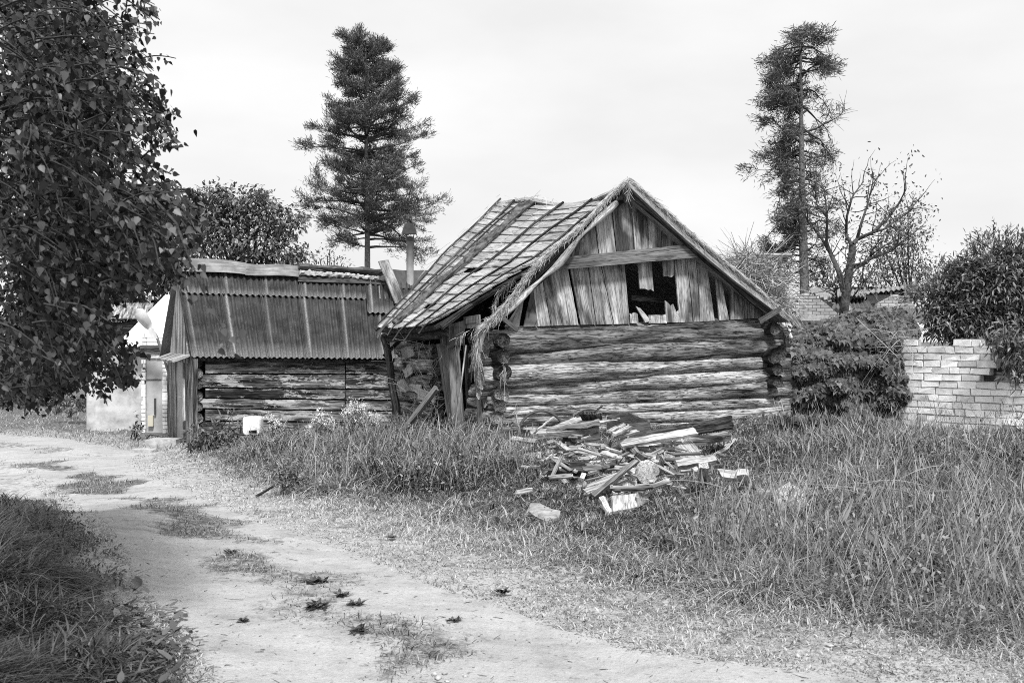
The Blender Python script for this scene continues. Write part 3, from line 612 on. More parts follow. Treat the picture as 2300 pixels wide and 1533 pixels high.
# ridge cap pieces: (x0,top0,bot0 ; x1,top1,bot1)
def cap(x0, t0, b0, x1, t1, b1, mat, nm, val, q=1.62):
    m = MB(); n = 12; P = []
    for i in range(n):
        a = i / (n - 1); x = x0 + (x1 - x0) * a; yt = t0 + (t1 - t0) * a + 1.5 * math.sin(a * 7); yb = b0 + (b1 - b0) * a + 1.5 * math.sin(a * 5 + 1)
        P.append([sp(x, yt, q + .05), sp(x, (yt + yb) / 2, q - .1), sp(x, yb, q - .28)])
    m.grid(P, .015, val, -SF.v); return m.build(nm, M[mat], shed)
cap(394, 575, 606, 553, 589, 616, 'corr_light', 'ridge_cap', 0); cap(551, 591, 616, 671, 596, 622, 'corr_light', 'ridge_cap', 0, 1.6)
cap(669, 594, 630, 865, 607, 640, 'dark_wood', 'ridge_beam', .5, 1.58); cap(880, 604, 645, 1000, 610, 648, 'metal_dark', 'ridge_cap', .5, 1.58)
m = MB(); Rr = [sp(672, 598, 1.48), sp(760, 603, 1.48), sp(862, 609, 1.48)]; m.tube(resample(Rr, 20), [.06 + .02 * math.sin(k) for k in range(20)], 8, .4, .3, 5); m.build('felt_roll', M['metal_dark'], shed)
m = MB(); Rr = [sp(672, 612, 1.4), sp(760, 617, 1.4), sp(862, 626, 1.4)]; m.tube(resample(Rr, 70), [.055 + .035 * noise.noise(V((k * .37, 2, 2))) for k in range(70)], 9, .4, .8, 9); m.build('felt_filling', M['cement'], shed)
lb = MB(); lb.plank(sp(860, 586, 1.25), sp(898, 680, .85), .27, nS, .035, .5, nl=8); tag(lb.build('leaning_plank', M['board'], loc=sp(880, 640, 1.1)), 'short wide weathered plank lying across the shed ridge', 'plank')
# chimney pipe
cp = empty('stove_pipe', SF.p(5.1, 1.35, 2.6), 'thin tall metal stove pipe with curved cowl above shed roof', 'chimney')
pb = at(921, 680, 24.0); pt = at(921, 532, 24.0); r = 8.2 / F * 24
m = MB(); m.tube([pb, pb.lerp(pt, .5), pt], r, 14, .6, 0); m.build('pipe', M['metal_grey'], cp, smooth=True)
m = MB(); m.tube([pt - V((0, 0, .10)), pt - V((0, 0, .0))], r * 1.12, 14, .3); m.build('collar', M['metal_dark'], cp)
m = MB(); m.poly([pt + V((math.cos(a) * .17, -.06, .05 + math.sin(a) * .27)) for a in [math.pi * k / 12 for k in range(13)]], -.16, V((0, -1, 0)), .3)
m.tube([pt + V((-.08, 0, -.02)), pt + V((-.1, 0, .08))], .012, 5); m.tube([pt + V((.08, 0, -.02)), pt + V((.1, 0, .08))], .012, 5); m.build('cowl', M['metal_dark'], cp)
#==GARAGE==
# ------------------------------------------------------------------ white brick garage beside the shed
gar = empty('brick_garage', V((-8.8, 26, -.7)), 'white brick garage with narrow grey metal door left of shed', 'garage')
def ga(x, y, Y=24.4): return at(x, y, Y)
def brickwall(mb, mm, o, ux, L, hgt, bh=.1, bl=.26, keep=None, jit=.006, dep=.11):
    """courses of separate bricks along ux from o upwards; mm takes the mortar core"""
    n = ux.cross(V((0, 0, 1))); rows = int(hgt / bh)
    for r in range(rows):
        x = -random.random() * bl if r % 2 else -random.random() * bl * .5
        while x < L:
            w_ = bl * random.choice([1, 1, 1, .55]) * random.uniform(.94, 1.05); x0, x1 = max(x, 0), min(x + w_, L); x += w_
            if x1 - x0 < .05: continue
            c = o + ux * ((x0 + x1) / 2) + V((0, 0, bh * (r + .5)))
            if keep and not keep((x0 + x1) / 2, bh * (r + .5)): continue
            mb.box(c - n * 0 + n * random.uniform(-.005, .005) + V((0, 0, .004 * math.sin(x * 2))), ux * ((x1 - x0) / 2 - .007), n * (dep / 2), V((0, 0, bh / 2 - .007)), None, jit)
            if mm is not None: mm.box(c + n * -.012, ux * ((x1 - x0) / 2 + .004), n * (dep / 2 - .012 + .004 * random.random()), V((0, 0, bh / 2 + .004)), .5)
m = MB(); mm = MB()
o = ga(319, 1000); L = (ga(400, 1000) - o).x
dx0, dx1 = (ga(329, 900) - o).x, (ga(366, 900) - o).x; dz = (ga(329, 806) - o).z
brickwall(m, mm, o, V((1, 0, 0)), dx0, dz + .02, .1, .26); brickwall(m, mm, o + V((dx1, 0, 0)), V((1, 0, 0)), L - dx1, dz + .02, .1, .26); brickwall(m, mm, o + V((0, 0, dz + .02)), V((1, 0, 0)), L, (ga(320, 742) - o).z - dz, .1, .26)
m.build('brick_wall', M['brick'], gar); mm.build('mortar', M['mortar'], gar)
m = MB(); m.box((ga(347.5, 893) + V((0, .02, 0))), V(((dx1 - dx0) / 2, 0, 0)), V((0, .03, 0)), V((0, 0, dz / 2)), .5); dr = m.build('door', M['door_grey'], gar)
m = MB(); m.box(ga(350, 912) + V((0, -.05, 0)), V((.02, 0, 0)), V((0, .02, 0)), V((0, 0, .2)), .5); m.build('handle', M['metal_dark'], dr)
m = MB(); m.box(ga(345, 852) + V((0, -.02, 0)), V((.2, 0, 0)), V((0, .01, 0)), V((0, 0, .012)), .5); m.build('hinge_strap', M['metal_dark'], dr)
m = MB(); m.box(ga(341, 944) + V((0, -.06, 0)), V((.06, 0, 0)), V((0, .04, 0)), V((0, 0, .13)), .5)
mb_, nt, b = newmat('cream paint', .6); b.inputs['Base Color'].default_value = (.56, .53, .44, 1); m.build('lock_box', mb_, dr)
m = MB(); m.box(ga(348, 783) + V((0, -.02, 0)), V((.32, 0, 0)), V((0, .1, 0)), V((0, 0, .09)), .5); m.build('lintel', M['dark_wood'], gar)
# side range with plastered wall and bright sheet roof
m = MB(); m.box(at(262, 880, 25.2), V((.72, 0, 0)), V((0, .1, 0)), V((0, 0, 1.05)), .6); m.build('plaster_wall', M['plaster'], gar)
m = MB(); a0, a1 = at(258, 778, 24.6), at(400, 772, 24.6); b0, b1 = at(372, 662, 27.4), at(540, 655, 27.4); P = []
for i in range(81):
    u = i / 80; P.append([a0.lerp(a1, u).lerp(b0.lerp(b1, u), v) + V((0, 0, .012 * math.cos(i * math.pi / 4))) for v in (0, .33, .66, 1)])
m.grid(P, .03, .2, (a1 - a0).cross(b0 - a0).normalized()); m.build('roof', M['corr_white'], gar)
m = MB(); m.box(at(440, 820, 27.3), V((.9, 0, 0)), V((0, .1, 0)), V((0, 0, 1.4)), .5); m.build('rear_wall', M['cement'], gar)
m = MB(); m.box(gp(366, 1003) + V((0, .1, .06)), V((.32, 0, 0)), V((0, .25, 0)), V((0, 0, .10)), .5, .015); tag(m.build('doorstep', M['cement'], loc=gp(366, 1003)), 'pale concrete doorstep block before the garage door', 'step')
m = MB(); m.box(gp(325, 1015) + V((0, 0, .03)), V((.22, 0, 0)), V((0, .1, 0)), V((0, 0, .03)), .6, .02); tag(m.build('stone_slab', M['cement'], loc=gp(325, 1015)), 'small flat pale slab at the end of the doorstep', 'slab')
fr = empty('far_shed', at(270, 720, 33), 'far grey slatted roof glimpsed behind the birch leaves', 'shed')
m = MB()
for k in range(26):
    a = at(225 + k * 4.4, 716, 33); b = at(238 + k * 4.2, 682, 35); m.plank(b, a, .07, V((0, -.6, .8)), .03, random.random())
m.build('roof', M['board'], fr); m = MB(); m.box(at(275, 800, 34), V((.85, 0, 0)), V((0, .8, 0)), V((0, 0, 1.15)), .3); m.build('wall', M['dark_wood'], fr)
# street lamp fixed to the garage corner
la = empty('street_lamp', at(376, 832, 24.1), 'pale street lamp head on a slanting arm before the white roof', 'street lamp')
m = MB(); m.tube([at(378, 835, 24.2), at(352, 755, 23.8), at(338, 735, 23.7)], .035, 8, .5); m.build('arm', M['metal_grey'], la)
m = MB(); m.box(at(342, 748, 23.65), V((.05, 0, .0)), V((0, .08, 0)), V((-.05, 0, .13)), .6, .005); m.build('ballast_box', M['lamp_glass'], la)
m = MB(); A_ = [at(338, 738, 23.7), at(330, 726, 23.6), at(320, 712, 23.5), at(312, 700, 23.4), at(308, 694, 23.4)]; m.tube(A_, [.07, .12, .14, .12, .04], 14, .6); m.build('lamp_head', M['lamp_glass'], la, smooth=True)
#==RIGHT==
# ------------------------------------------------------------------ brick wall on the right
bwl = empty('brick_wall', gp(2200, 960), 'whitewashed rough brick wall standing behind tall grass', 'wall')
w0 = at(2030, 955, 15.0); w1 = at(2330, 955, 13.6); ux = V((w1.x - w0.x, w1.y - w0.y, 0)); LW = ux.length + 2.0; ux.normalize()
wz0 = -.02; ztop = at(2040, 757, 15.0).z; zlow = at(2290, 866, 13.8).z; xs = (V(at(2240, 800, 14.1)) - w0).dot(ux); 
o = V((w0.x, w0.y, 0)) - ux * 1.6 + V((0, 0, wz0))
m = MB(); mm = MB()
brickwall(m, mm, o, ux, LW + 1.6, 1.62, .1, .27, lambda x, z: (z + wz0 < zlow) or (x < xs + 1.6 + .05 * math.sin(z * 40) and not (z > 1.5 and math.sin(x * 3.7) > .35)), .009, .12)
m.build('bricks', M['brick'], bwl); mm.build('mortar', M['mortar'], bwl)
m = MB(); c = at(2245, 820, 14.35); m.tube([c + V((0, -.3, 0)), c + V((0, .4, 0))], .10, 12, .3); m.box(c + V((.05, .35, 0)), V((.25, 0, 0)), V((0, .1, 0)), V((0, 0, .35)), .2); m.build('log_stub', M['dark_wood'], bwl)
# ------------------------------------------------------------------ ruined buildings behind
ru = empty('ruined_building', at(1900, 720, 32), 'ruined white brick building with broken corrugated roof among trees', 'building')
def rr(x, y, Y=32.0): return at(x, y, Y)
m = MB(); m.poly([rr(1772, 725), rr(1772, 682), rr(1797, 662), rr(1818, 655), rr(1858, 683), rr(1888, 710), rr(1888, 725)], .25, V((0, -1, 0)), .6); m.build('gable_wall', M['brick_far'], ru)
m = MB(); m.poly([rr(1950, 730, 33), rr(1972, 682, 33), rr(2014, 660, 33), rr(2055, 684, 33), rr(2056, 730, 33)], .25, V((0, -1, 0)), .6); m.build('gable_wall', M['brick_far'], ru)
def rsheet(q4, n, mat, nm):
    a, b, c, d = q4; m = MB(); nn = (b - a).cross(d - a).normalized()
    if nn.z < 0: nn = -nn
    P = [[a.lerp(b, i / (n * 4)).lerp(d.lerp(c, i / (n * 4)), v) + nn * .035 * math.cos(i * math.pi / 2) for v in (0, .5, 1)] for i in range(n * 4 + 1)]
    m.grid(P, .03, .2, nn); m.build(nm, M[mat], ru)
rsheet([rr(1820, 655, 31.9), rr(1893, 690, 33.5), rr(1885, 644, 36.5), rr(1815, 646, 36)], 8, 'corr_light', 'roof_sheet')
rsheet([rr(1862, 665, 33), rr(1945, 663, 33), rr(1950, 644, 37), rr(1870, 645, 37)], 10, 'corr_light', 'roof_sheet')
rsheet([rr(1898, 664, 33.5), rr(2036, 646, 33.5), rr(2036, 639, 36), rr(1912, 655, 36)], 12, 'corr_light', 'roof_sheet')
m = MB(); m.box(rr(1975, 660, 36), V((1.0, 0, 0)), V((0, .1, 0)), V((0, 0, .25)), .1); m.build('attic_shade', M['black'], ru)  # black slab standing for shade under the broken roof
for x in (1942, 1968, 2001, 2033): m = MB(); m.box(rr(x, 658, 33.6), V((.03, 0, 0)), V((0, .03, 0)), V((0, 0, .2)), .5); m.build('attic_post', M['board'], ru)
m = MB(); m.box(rr(1955, 672, 34), V((1.3, 0, 0)), V((0, .1, 0)), V((0, 0, .13)), .5); m.box(rr(1925, 700, 34.5), V((1.3, 0, 0)), V((0, .1, 0)), V((0, 0, .6)), .3); m.build('parapet', M['cement'], ru)
rsheet([rr(1868, 692, 32.2), rr(1960, 692, 32.4), rr(1945, 668, 34), rr(1880, 672, 34)], 9, 'corr', 'roof_sheet')
rsheet([rr(1985, 722, 26), rr(2110, 722, 26), rr(2065, 692, 28), rr(1975, 694, 28)], 16, 'corr_light', 'roof_sheet')
m = MB(); m.poly([rr(1880, 730, 30), rr(1890, 703, 30), rr(1908, 686, 30), rr(1930, 712, 30), rr(1940, 730, 30)], .3, V((0, -1, 0)), .6); m.build('broken_wall', M['cement'], ru)
cw = MB(); cw.box(at(1850, 715, 24), V((.6, 0, 0)), V((0, .15, 0)), V((0, 0, .06)), .6, .01); cw.box(at(1850, 790, 24.05), V((.57, 0, 0)), V((0, .12, 0)), V((0, 0, .74)), .5, .01); tag(cw.build('low_wall', M['cement'], loc=at(1850, 790, 24)), 'low pale coping behind the leafy creeper by the pine trunk', 'wall')
#==DEBRIS==
# ------------------------------------------------------------------ broken boards and odd things heaped before the barn
UPV = V((0, 0, 1)); FRN = V((0, -1, 0))
def deb(name, label, cat, group='broken timber heaped before the barn'): return lambda mb, mat, loc: tag(mb.build(name, M[mat], loc=loc), label, cat, group)
def dplank(p0, p1, w_, th, label, mat='debris', val=.7, nrm=(0, -.55, .83), rag=(.02, .04), name='plank', cat='plank', warp=.012, taper=1.0):
    a, b = gp(*p0), gp(*p1); m = MB(); n = V(nrm); d = (b - a).normalized(); n = (n - d * n.dot(d)).normalized()
    if n.cross(d).dot(V((0, 1, .3))) < 0 and False: pass
    m.plank(a, b, w_, n, th, val, rag, 10, warp, .01, taper); return deb(name, label, cat)(m, mat, (a + b) / 2)
def dquad(q4, th, label, mat='debris', val=.7, name='board', cat='board', rag=(.02, .05), warp=.01):
    m = MB(); P = [gp(*q) for q in q4]; m.qboard(*P, th, val, 9, 5, rag, warp, .012); c = sum(P, V((0, 0, 0))) / 4; return deb(name, label, cat)(m, mat, c)
dplank((1390, 1001, .24), (1563, 971, .34), .12, .04, 'long pale plank with notched edge lying right of the crate')
dplank((1454, 984, .18), (1652, 948, .42), .16, .06, 'long dark beam leaning along the foot of the log wall', 'dark_wood', .6, (0, -.9, .4), name='beam', cat='beam')
dplank((1540, 1001, .12), (1636, 984, .16), .14, .08, 'short half rotten beam end beneath the long dark beam', 'beam', .6, (0, -.3, .95), name='beam', cat='beam')
dquad([(1519, 1003, .2), (1548, 982, .24), (1586, 1030, .1), (1545, 1038, .1)], .035, 'wide grey plywood panel propped on the heap at a slant', 'debris', .5)
dplank((1517, 1048, .20), (1604, 1036, .22), .085, .07, 'clean white painted batten across the lower edge of the panel', 'debris', 1.0, (0, -.7, .7), (0, 0))
dquad([(1459, 1016, .14), (1519, 1010, .14), (1509, 1030, .09), (1441, 1036, .09)], .05, 'pale ragged board left of the slanted panel', 'debris', .55)
dquad([(1431, 1014, .3), (1447, 1024, .28), (1429, 1058, .05), (1398, 1050, .06)], .04, 'dark faced board end standing up in the middle of the heap', 'beam', .4)
dplank((1355, 1021, .2), (1398, 1037, .18), .09, .04, 'short white board sloping down before the crate', val=.95)
dplank((1310, 1107, .06), (1402, 1072, .16), .13, .035, 'long worn plank half sunk in grass at the near side', 'board', .8)
dplank((1384, 1069, .14), (1437, 1059, .16), .10, .03, 'curved bleached splinter board above the sunken plank', val=.8, warp=.03)
dplank((1330, 1118, .04), (1432, 1036, .3), .05, .035, 'thin split lath crossing the sunken plank', 'beam', .7)
dquad([(1372, 1112, .12), (1430, 1108, .12), (1432, 1137, .04), (1374, 1150, .03)], .03, 'nearest wide bleached panel lying in the grass', 'debris', .7)
dquad([(1344, 1115, .12), (1358, 1112, .12), (1376, 1149, .05), (1366, 1152, .05)], .03, 'narrow board strip along the left edge of the nearest panel', 'debris', .95)
dquad([(1430, 1104, .16), (1440, 1104, .16), (1461, 1124, .02), (1431, 1140, .02)], .03, 'pale triangular plate standing at the right of the nearest panel', 'debris', .9)
dquad([(1395, 1082, .1), (1430, 1078, .1), (1432, 1098, .04), (1398, 1100, .04)], .03, 'small grey board behind the nearest panel', 'board', .5)
dquad([(1296, 1086, .06), (1315, 1078, .1), (1322, 1094, .04), (1292, 1104, .02)], .04, 'small white square board left of the sunken plank', 'debris', .9)
dquad([(1226, 960, .35), (1290, 936, .42), (1348, 938, .42), (1352, 946, .4)], .06, 'large slab of bark edged timber on top of the heap', 'debris', .6, 'slab', 'slab', (.02, .1), .03)
dquad([(1222, 972, .26), (1262, 955, .3), (1335, 951, .3), (1330, 962, .28)], .07, 'second rotten slab under the bark edged slab', 'dark_wood', .9, 'slab', 'slab', (.05, .1), .03)
dplank((1190, 983, .2), (1347, 969, .24), .12, .09, 'round edged pale timber under the two slabs', 'debris', .55, (0, -.4, .9), name='beam', cat='beam')
dplank((1149, 988, .22), (1206, 995, .2), .09, .04, 'sawn white board end poking out at the left of the heap', val=1.0)
dplank((1263, 988, .15), (1350, 979, .18), .15, .05, 'dark board on edge under the round edged timber', 'dark_wood', .5, (0, -1, .1))
dplank((1224, 1017, .12), (1310, 1007, .14), .08, .03, 'thin pale lath in long grass left of the heap', val=.75)
dplank((1120, 1018, .1), (1200, 1016, .1), .06, .03, 'dark lath lying level at the far left of the heap', 'dark_wood', .6)
dplank((1347, 1006, .2), (1458, 1010, .18), .07, .03, 'straight pale lath below the crate', val=.65)
dplank((1136, 1034, .06), (1213, 1022, .1), .10, .03, 'grey board under grass at the left end', 'board', .8)
dplank((1348, 1053, .12), (1395, 1044, .14), .07, .04, 'dark broken stick of timber left of the standing board end', 'dark_wood', .7)
dplank((1232, 1064, .08), (1315, 1066, .06), .16, .12, 'dark rotten log piece lying in the grass', 'dark_wood', .8, name='log_piece', cat='log')
dplank((1375, 984, .35), (1432, 970, .38), .06, .03, 'pale split stick on the front of the crate, lowest of three', val=.8)
dplank((1378, 978, .4), (1416, 960, .45), .055, .03, 'pale split stick on the front of the crate, middle of three', val=.9)
dplank((1366, 972, .42), (1402, 956, .46), .06, .03, 'pale split stick on the front of the crate, topmost of three', val=.7)
dplank((1198, 974, .3), (1245, 937, .5), .02, .02, 'thin pale stick leaning across the iron hoop', val=.9)
dplank((1347, 949, .45), (1395, 942, .48), .04, .02, 'thin white lath reaching toward the crate', val=1.0)
dplank((1288, 935, .48), (1311, 922, .55), .04, .03, 'short dark stake end sticking up behind the bark edged slab', 'beam', .5)
dplank((1338, 926, .5), (1354, 911, .6), .03, .02, 'short thin peg sticking up left of the crate', 'beam', .4)
dquad([(1300, 930, .5), (1352, 928, .5), (1353, 946, .38), (1310, 946, .38)], .04, 'dark upright board end behind the bark edged slab', 'dark_wood', .8)
dquad([(1290, 1166, .03), (1336, 1156, .05), (1344, 1168, .03), (1296, 1180, .02)], .04, 'faint grey board sunk in short grass nearest the path', 'debris', .5)
dquad([(1571, 1050, .3), (1592, 1050, .3), (1588, 1092, .06), (1566, 1086, .06)], .05, 'upright white board end right of the painted batten', 'debris', .95)
dquad([(1612, 1052, .2), (1668, 1056, .22), (1682, 1078, .14), (1622, 1070, .14)], .05, 'pale worn plate lying at the right end of the heap', 'cement', .8)
dquad([(1655, 1066, .22), (1682, 1066, .22), (1682, 1094, .05), (1657, 1090, .05)], .06, 'square white block standing in grass at the right end', 'cement', 1.0, 'block', 'block')
dquad([(1470, 1026, .3), (1490, 1020, .3), (1494, 1064, .06), (1474, 1066, .06)], .05, 'splintered white stump of a board beside the round block', 'debris', .95, rag=(.35, 0))
# round sawn block, slabs of stone
m = MB(); a = gp(1452, 1062, .16); m.tube([a + V((0, -.09, .02)), a + V((0, -.07, .02)), a + V((.01, .12, -.02))], [.115, .125, .12], 18, 1.0, .12, 3); tag(m.build('log_round', M['debris'], loc=a), 'round white sawn log end facing outward in the heap', 'log')
def stone(px, dz, label, hgt, mat='cement'):
    P = [gp(x, y, hgt) for x, y in px]; m = MB(); P = [p + V((0, 0, random.uniform(-.02, .02))) for p in P]; nn = (P[1] - P[0]).cross(P[2] - P[0]).normalized()
    if nn.z < 0: P.reverse(); nn = -nn
    m.poly(P, dz, UPV * .97 + V((0, 0, 0)), .7); c = sum(P, V((0, 0, 0))) / len(P); return tag(m.build('stone_slab', M[mat], loc=c), label, 'stone slab')
stone([(1184, 1141), (1192, 1133), (1212, 1129), (1238, 1140), (1259, 1150), (1256, 1157), (1226, 1168), (1204, 1158)], .07, 'pale chipped concrete slab alone at the grass edge', .06, 'stone')
stone([(1735, 1108), (1772, 1086), (1812, 1104), (1808, 1124), (1742, 1126)], .2, 'grey flat boulder sunk in grass right of the timber heap', .14)
stone([(1690, 1098), (1712, 1092), (1732, 1104), (1712, 1112)], .12, 'small rounded stone between the white block and the grey boulder', .08)
# crate
A, B, C_, D_ = at(1364, 933, 15.35), at(1411, 924, 15.8), at(1458, 946, 15.35), at(1411, 952, 14.95)
cr_ = empty('crate', A.lerp(C_, .5) - V((0, 0, .3)), 'open square grey wooden crate standing against the log wall', 'crate'); hh = V((0, 0, -.29))
for a, b in ((A, B), (B, C_), (D_, C_), (A, D_)):
    m = MB(); m.qboard(a, a + hh, b + hh, b, .018, random.uniform(.3, .7), 6, 6); m.build('side_panel', M['crate'], cr_)
for p_ in (A, C_, D_):
    m = MB(); m.box(p_ + hh * .5, V((.014, 0, 0)), V((0, .014, 0)), V((0, 0, .15)), .9); m.build('corner_post', M['debris'], cr_)
m = MB(); m.qboard(A + hh * .98, B + hh * .98, C_ + hh * .98, D_ + hh * .98, .015, .3); m.build('bottom_panel', M['dark_wood'], cr_)
# iron hoop leaning on the wall
m = MB(); c = at(1217, 977, 15.65); R_ = 53 / F * 15.65; m.tube([c + V((math.cos(k / 24 * math.pi) * R_, .18 * math.sin(k / 24 * math.pi), math.sin(k / 24 * math.pi) * R_)) for k in range(-6, 31)], .022, 8, .3); tag(m.build('iron_hoop', M['metal_dark'], loc=c), 'dark iron wheel hoop leaning on the log wall', 'hoop')
# plank leaning at the barn doorway
lp = MB(); lp.plank(bp(984, 872, -.5), bp(905, 975, -.9), .11, V((-.6, -.6, .5)), .06, .25); tag(lp.build('prop_plank', M['beam'], loc=bp(945, 920, -.7)), 'dark plank propped at a slant left of the barn doorway', 'plank')
# white plastic box on a stake
wb = empty('plastic_box', gp(568, 985), 'rounded white plastic box with a dark slot before the shed', 'box'); c = at(568, 955, 17.6); w2, h2 = 20.5 / F * 17.6, 21 / F * 17.6
m = MB(); n = 40; P = []
def rrect(a, s_):
    x, z = math.cos(a), math.sin(a); k = (abs(x) ** 7 + abs(z) ** 7) ** (-1 / 7); return V((x * k * w2 * s_, 0, z * k * h2 * s_))
rings = [(.12, .96), (.0, 1.0), (-.08, .98), (-.115, .9), (-.12, .6), (-.12, .2)]
m.add([c + rrect(2 * math.pi * i / n, s_) + V((0, y, 0)) for y, s_ in rings for i in range(n)], [[r * n + i, r * n + (i + 1) % n, (r + 1) * n + (i + 1) % n, (r + 1) * n + i] for r in range(5) for i in range(n)] + [[5 * n + i for i in range(n)]], [(0, 0, 0)] * (n * 6), .5)
m.build('shell', M['metal_white'], wb, smooth=False)
m = MB(); m.tube([c + V((-.03, -.122, -.1)), c + V((.1, -.124, -.095))], [.022, .03], 8, .1); m.build('slot', M['black'], wb)  # black tube standing for the unlit inside of the opening
m = MB(); m.box(c + V((0, .05, -.3)), V((.025, 0, 0)), V((0, .025, 0)), V((0, 0, .3)), .3); m.build('stake', M['dark_wood'], wb)
# splinters and small scraps too many to tell apart
mb = MB()
for _ in range(420):
    x = random.gauss(1390, 105); y = random.gauss(1015, 40)
    if not (1150 < x < 1680 and 975 < y < 1130) or (1340 < x < 1475 and y < 998): continue
    p = gp(x, y, random.uniform(.02, .24) * (1 - max(0, y - 1050) / 110)); d = V((random.gauss(0, 1), random.gauss(0, .7), random.gauss(0, .18))).normalized(); L = random.uniform(.06, .5) * random.random() ** .5; n_ = V((random.gauss(0, .4), -.5, 1)); n_ = (n_ - d * n_.dot(d)).normalized()
    mb.plank(p - d * L / 2, p + d * L / 2, random.uniform(.015, .07), n_, random.uniform(.008, .025), random.random(), (.1, .25), 4, .008, .006)
tag(mb.build('wood_scraps', M['board'], loc=gp(1400, 1030)), 'small splinters and scraps of wood scattered through the heap', 'scraps', None, 'stuff')
#==PLANTS==
# ------------------------------------------------------------------ trees
def arr(l): return np.array([tuple(p) for p in l])
def limb(mb, pts, r0, r1, sides=6, rough=.08, n=None):
    R = resample([V(p) for p in pts], n or max(6, len(pts) * 4)); k = len(R); mb.tube(R, [r0 + (r1 - r0) * (i / (k - 1)) ** .8 for i in range(k)], sides, None, rough, 4, 0, False); return R
def curve(p, d, L, bend, n=6, wob=.0):
    out = [V(p)]; d = V(d).normalized(); w_ = V((random.gauss(0, wob), random.gauss(0, wob), random.gauss(0, wob)))
    for i in range(n): d = (d + V(bend) / n + w_ / n + V((random.gauss(0, wob), random.gauss(0, wob), random.gauss(0, wob))) * .5).normalized(); out.append(out[-1] + d * (L / n))
    return out
def pine(label, trunk_px, Y, wid, prof, ybot, ytop, nbr, dens, droop, sub_n, clump, mat='pine', sparse=0.0, size=.22, tipup=.3, z0=-.3, sg=.07, wob=.15, front=.35, f0=.25, lw_=1.0, tier=9):
    """prof: rows (photo y, half width left, half width right)"""
    T = [at(x, y, Y) for x, y in trunk_px]; T[0].z = z0; base = V((T[0].x, Y, z0)); t = empty('pine_tree', base, label, 'tree')
    tr = MB(); R = limb(tr, T, wid / 2 / F * Y, .04, 12, .06, 40); tr.build('trunk', M['bark'], t, smooth=True)
    py = [p[0] for p in prof]; pl_ = [p[1] for p in prof]; pr_ = [p[2] for p in prof]; br = MB(); NP, NDr, NV = [], [], []
    for k in range(nbr):
        y = ybot + (ytop - ybot) * ((k + random.random()) / nbr); y = y + tier * math.sin(y * .21); x = np.interp(y, [q[1] for q in trunk_px][::-1], [q[0] for q in trunk_px][::-1]); p = at(x, y, Y)
        az = k * 2.399 + random.uniform(-.4, .4); ca = math.cos(az); side = (1 + ca) / 2; h = (np.interp(y, py, pl_) * (1 - side) + np.interp(y, py, pr_) * side) / F * Y
        L = max(.35, lw_ * h * (random.choice([random.uniform(.8, 1.06), random.uniform(.45, .9)]) if y > 130 else random.uniform(.8, 1.05)))
        if math.sin(az) < -.25 and random.random() < front: continue
        dz = random.uniform(.05, .3) if droop < .5 else random.uniform(.0, .45)
        C_ = curve(p, (ca, math.sin(az), dz), L * 1.06, (0, 0, -droop + (tipup if random.random() < .7 else 0)), 7, wob)
        br.tube(C_, [max(.012, .022 + .018 * L * (1 - i / 7)) * (1 - .75 * i / 7) for i in range(8)], 5, None, 0, 3, 0, False)
        right = max(0, ca)
        for j in range(sub_n + int(L * 1.5)):
            f = random.uniform(f0, 1); i = min(int(f * 7), 6); q = C_[i].lerp(C_[i + 1], f * 7 - i); d0 = (C_[i + 1] - C_[i]).normalized()
            s_ = (d0 + V((random.gauss(0, .6), random.gauss(0, .6), random.gauss(0, .25) - droop * .5))).normalized(); Ls = L * random.uniform(.14, .34) * (1.25 - f * .6) + .15
            S_ = curve(q, s_, Ls, (0, 0, .25 - droop), 4, .18); br.tube(S_, [.012, .01, .008, .006, .004], 3, None, 0, 3, 0, False)
            if y > 135 and random.random() < sparse * right ** .5: continue
            for u in range(clump):
                v_ = random.uniform(.3, 1.0) * 4; ii = min(int(v_), 3); cpt = S_[ii].lerp(S_[ii + 1], min(1, v_ - ii)); dd = (S_[ii + 1] - S_[ii]).normalized()
                for w_ in range(dens):
                    NP.append(cpt + V((random.gauss(0, sg), random.gauss(0, sg), random.gauss(0, sg * .7)))); NDr.append(dd * .6 + V((random.gauss(0, .5), random.gauss(0, .5), random.gauss(.35, .4)))); NV.append(random.random() ** 1.5)
    br.build('branches', M['bark_dark'], t, smooth=True); n = len(NP)
    v, f, c = leafs(arr(NP), arr(NDr), rdir(n), RNG.uniform(.7, 1.2, n) * size, np.array(NV), 'needle'); mesh_np('crown', v, f, M[mat], t, None, c); return t
pine('tall dense pine with conical crown rising behind the shed', [(826, 620), (825, 500), (823, 350), (822, 200), (821, 105)], 46, 20,
     [(70, 25, 60), (95, 50, 40), (140, 60, 45), (200, 65, 100), (235, 70, 95), (300, 115, 100), (350, 110, 125), (385, 65, 90), (430, 95, 120), (470, 135, 155), (515, 105, 185), (545, 90, 165), (575, 40, 60)], 548, 88, 185, 12, .10, 8, 4, 'pine', 0, .21, .35, sg=.11, wob=.22, lw_=1.14)
pine('tall half bare pine with thick dark trunk and drooping branches', [(1808, 760), (1807, 650), (1803, 500), (1800, 300), (1798, 100)], 40, 32,
     [(70, 85, 65), (110, 90, 80), (160, 95, 105), (220, 95, 110), (270, 120, 115), (320, 125, 120), (400, 115, 110), (450, 90, 100), (500, 110, 100), (560, 100, 90), (620, 80, 70)], 610, 74, 140, 9, .7, 9, 4, 'pine', .72, .23, .0, sg=.14, wob=.5, front=.85, f0=.16, tier=2)
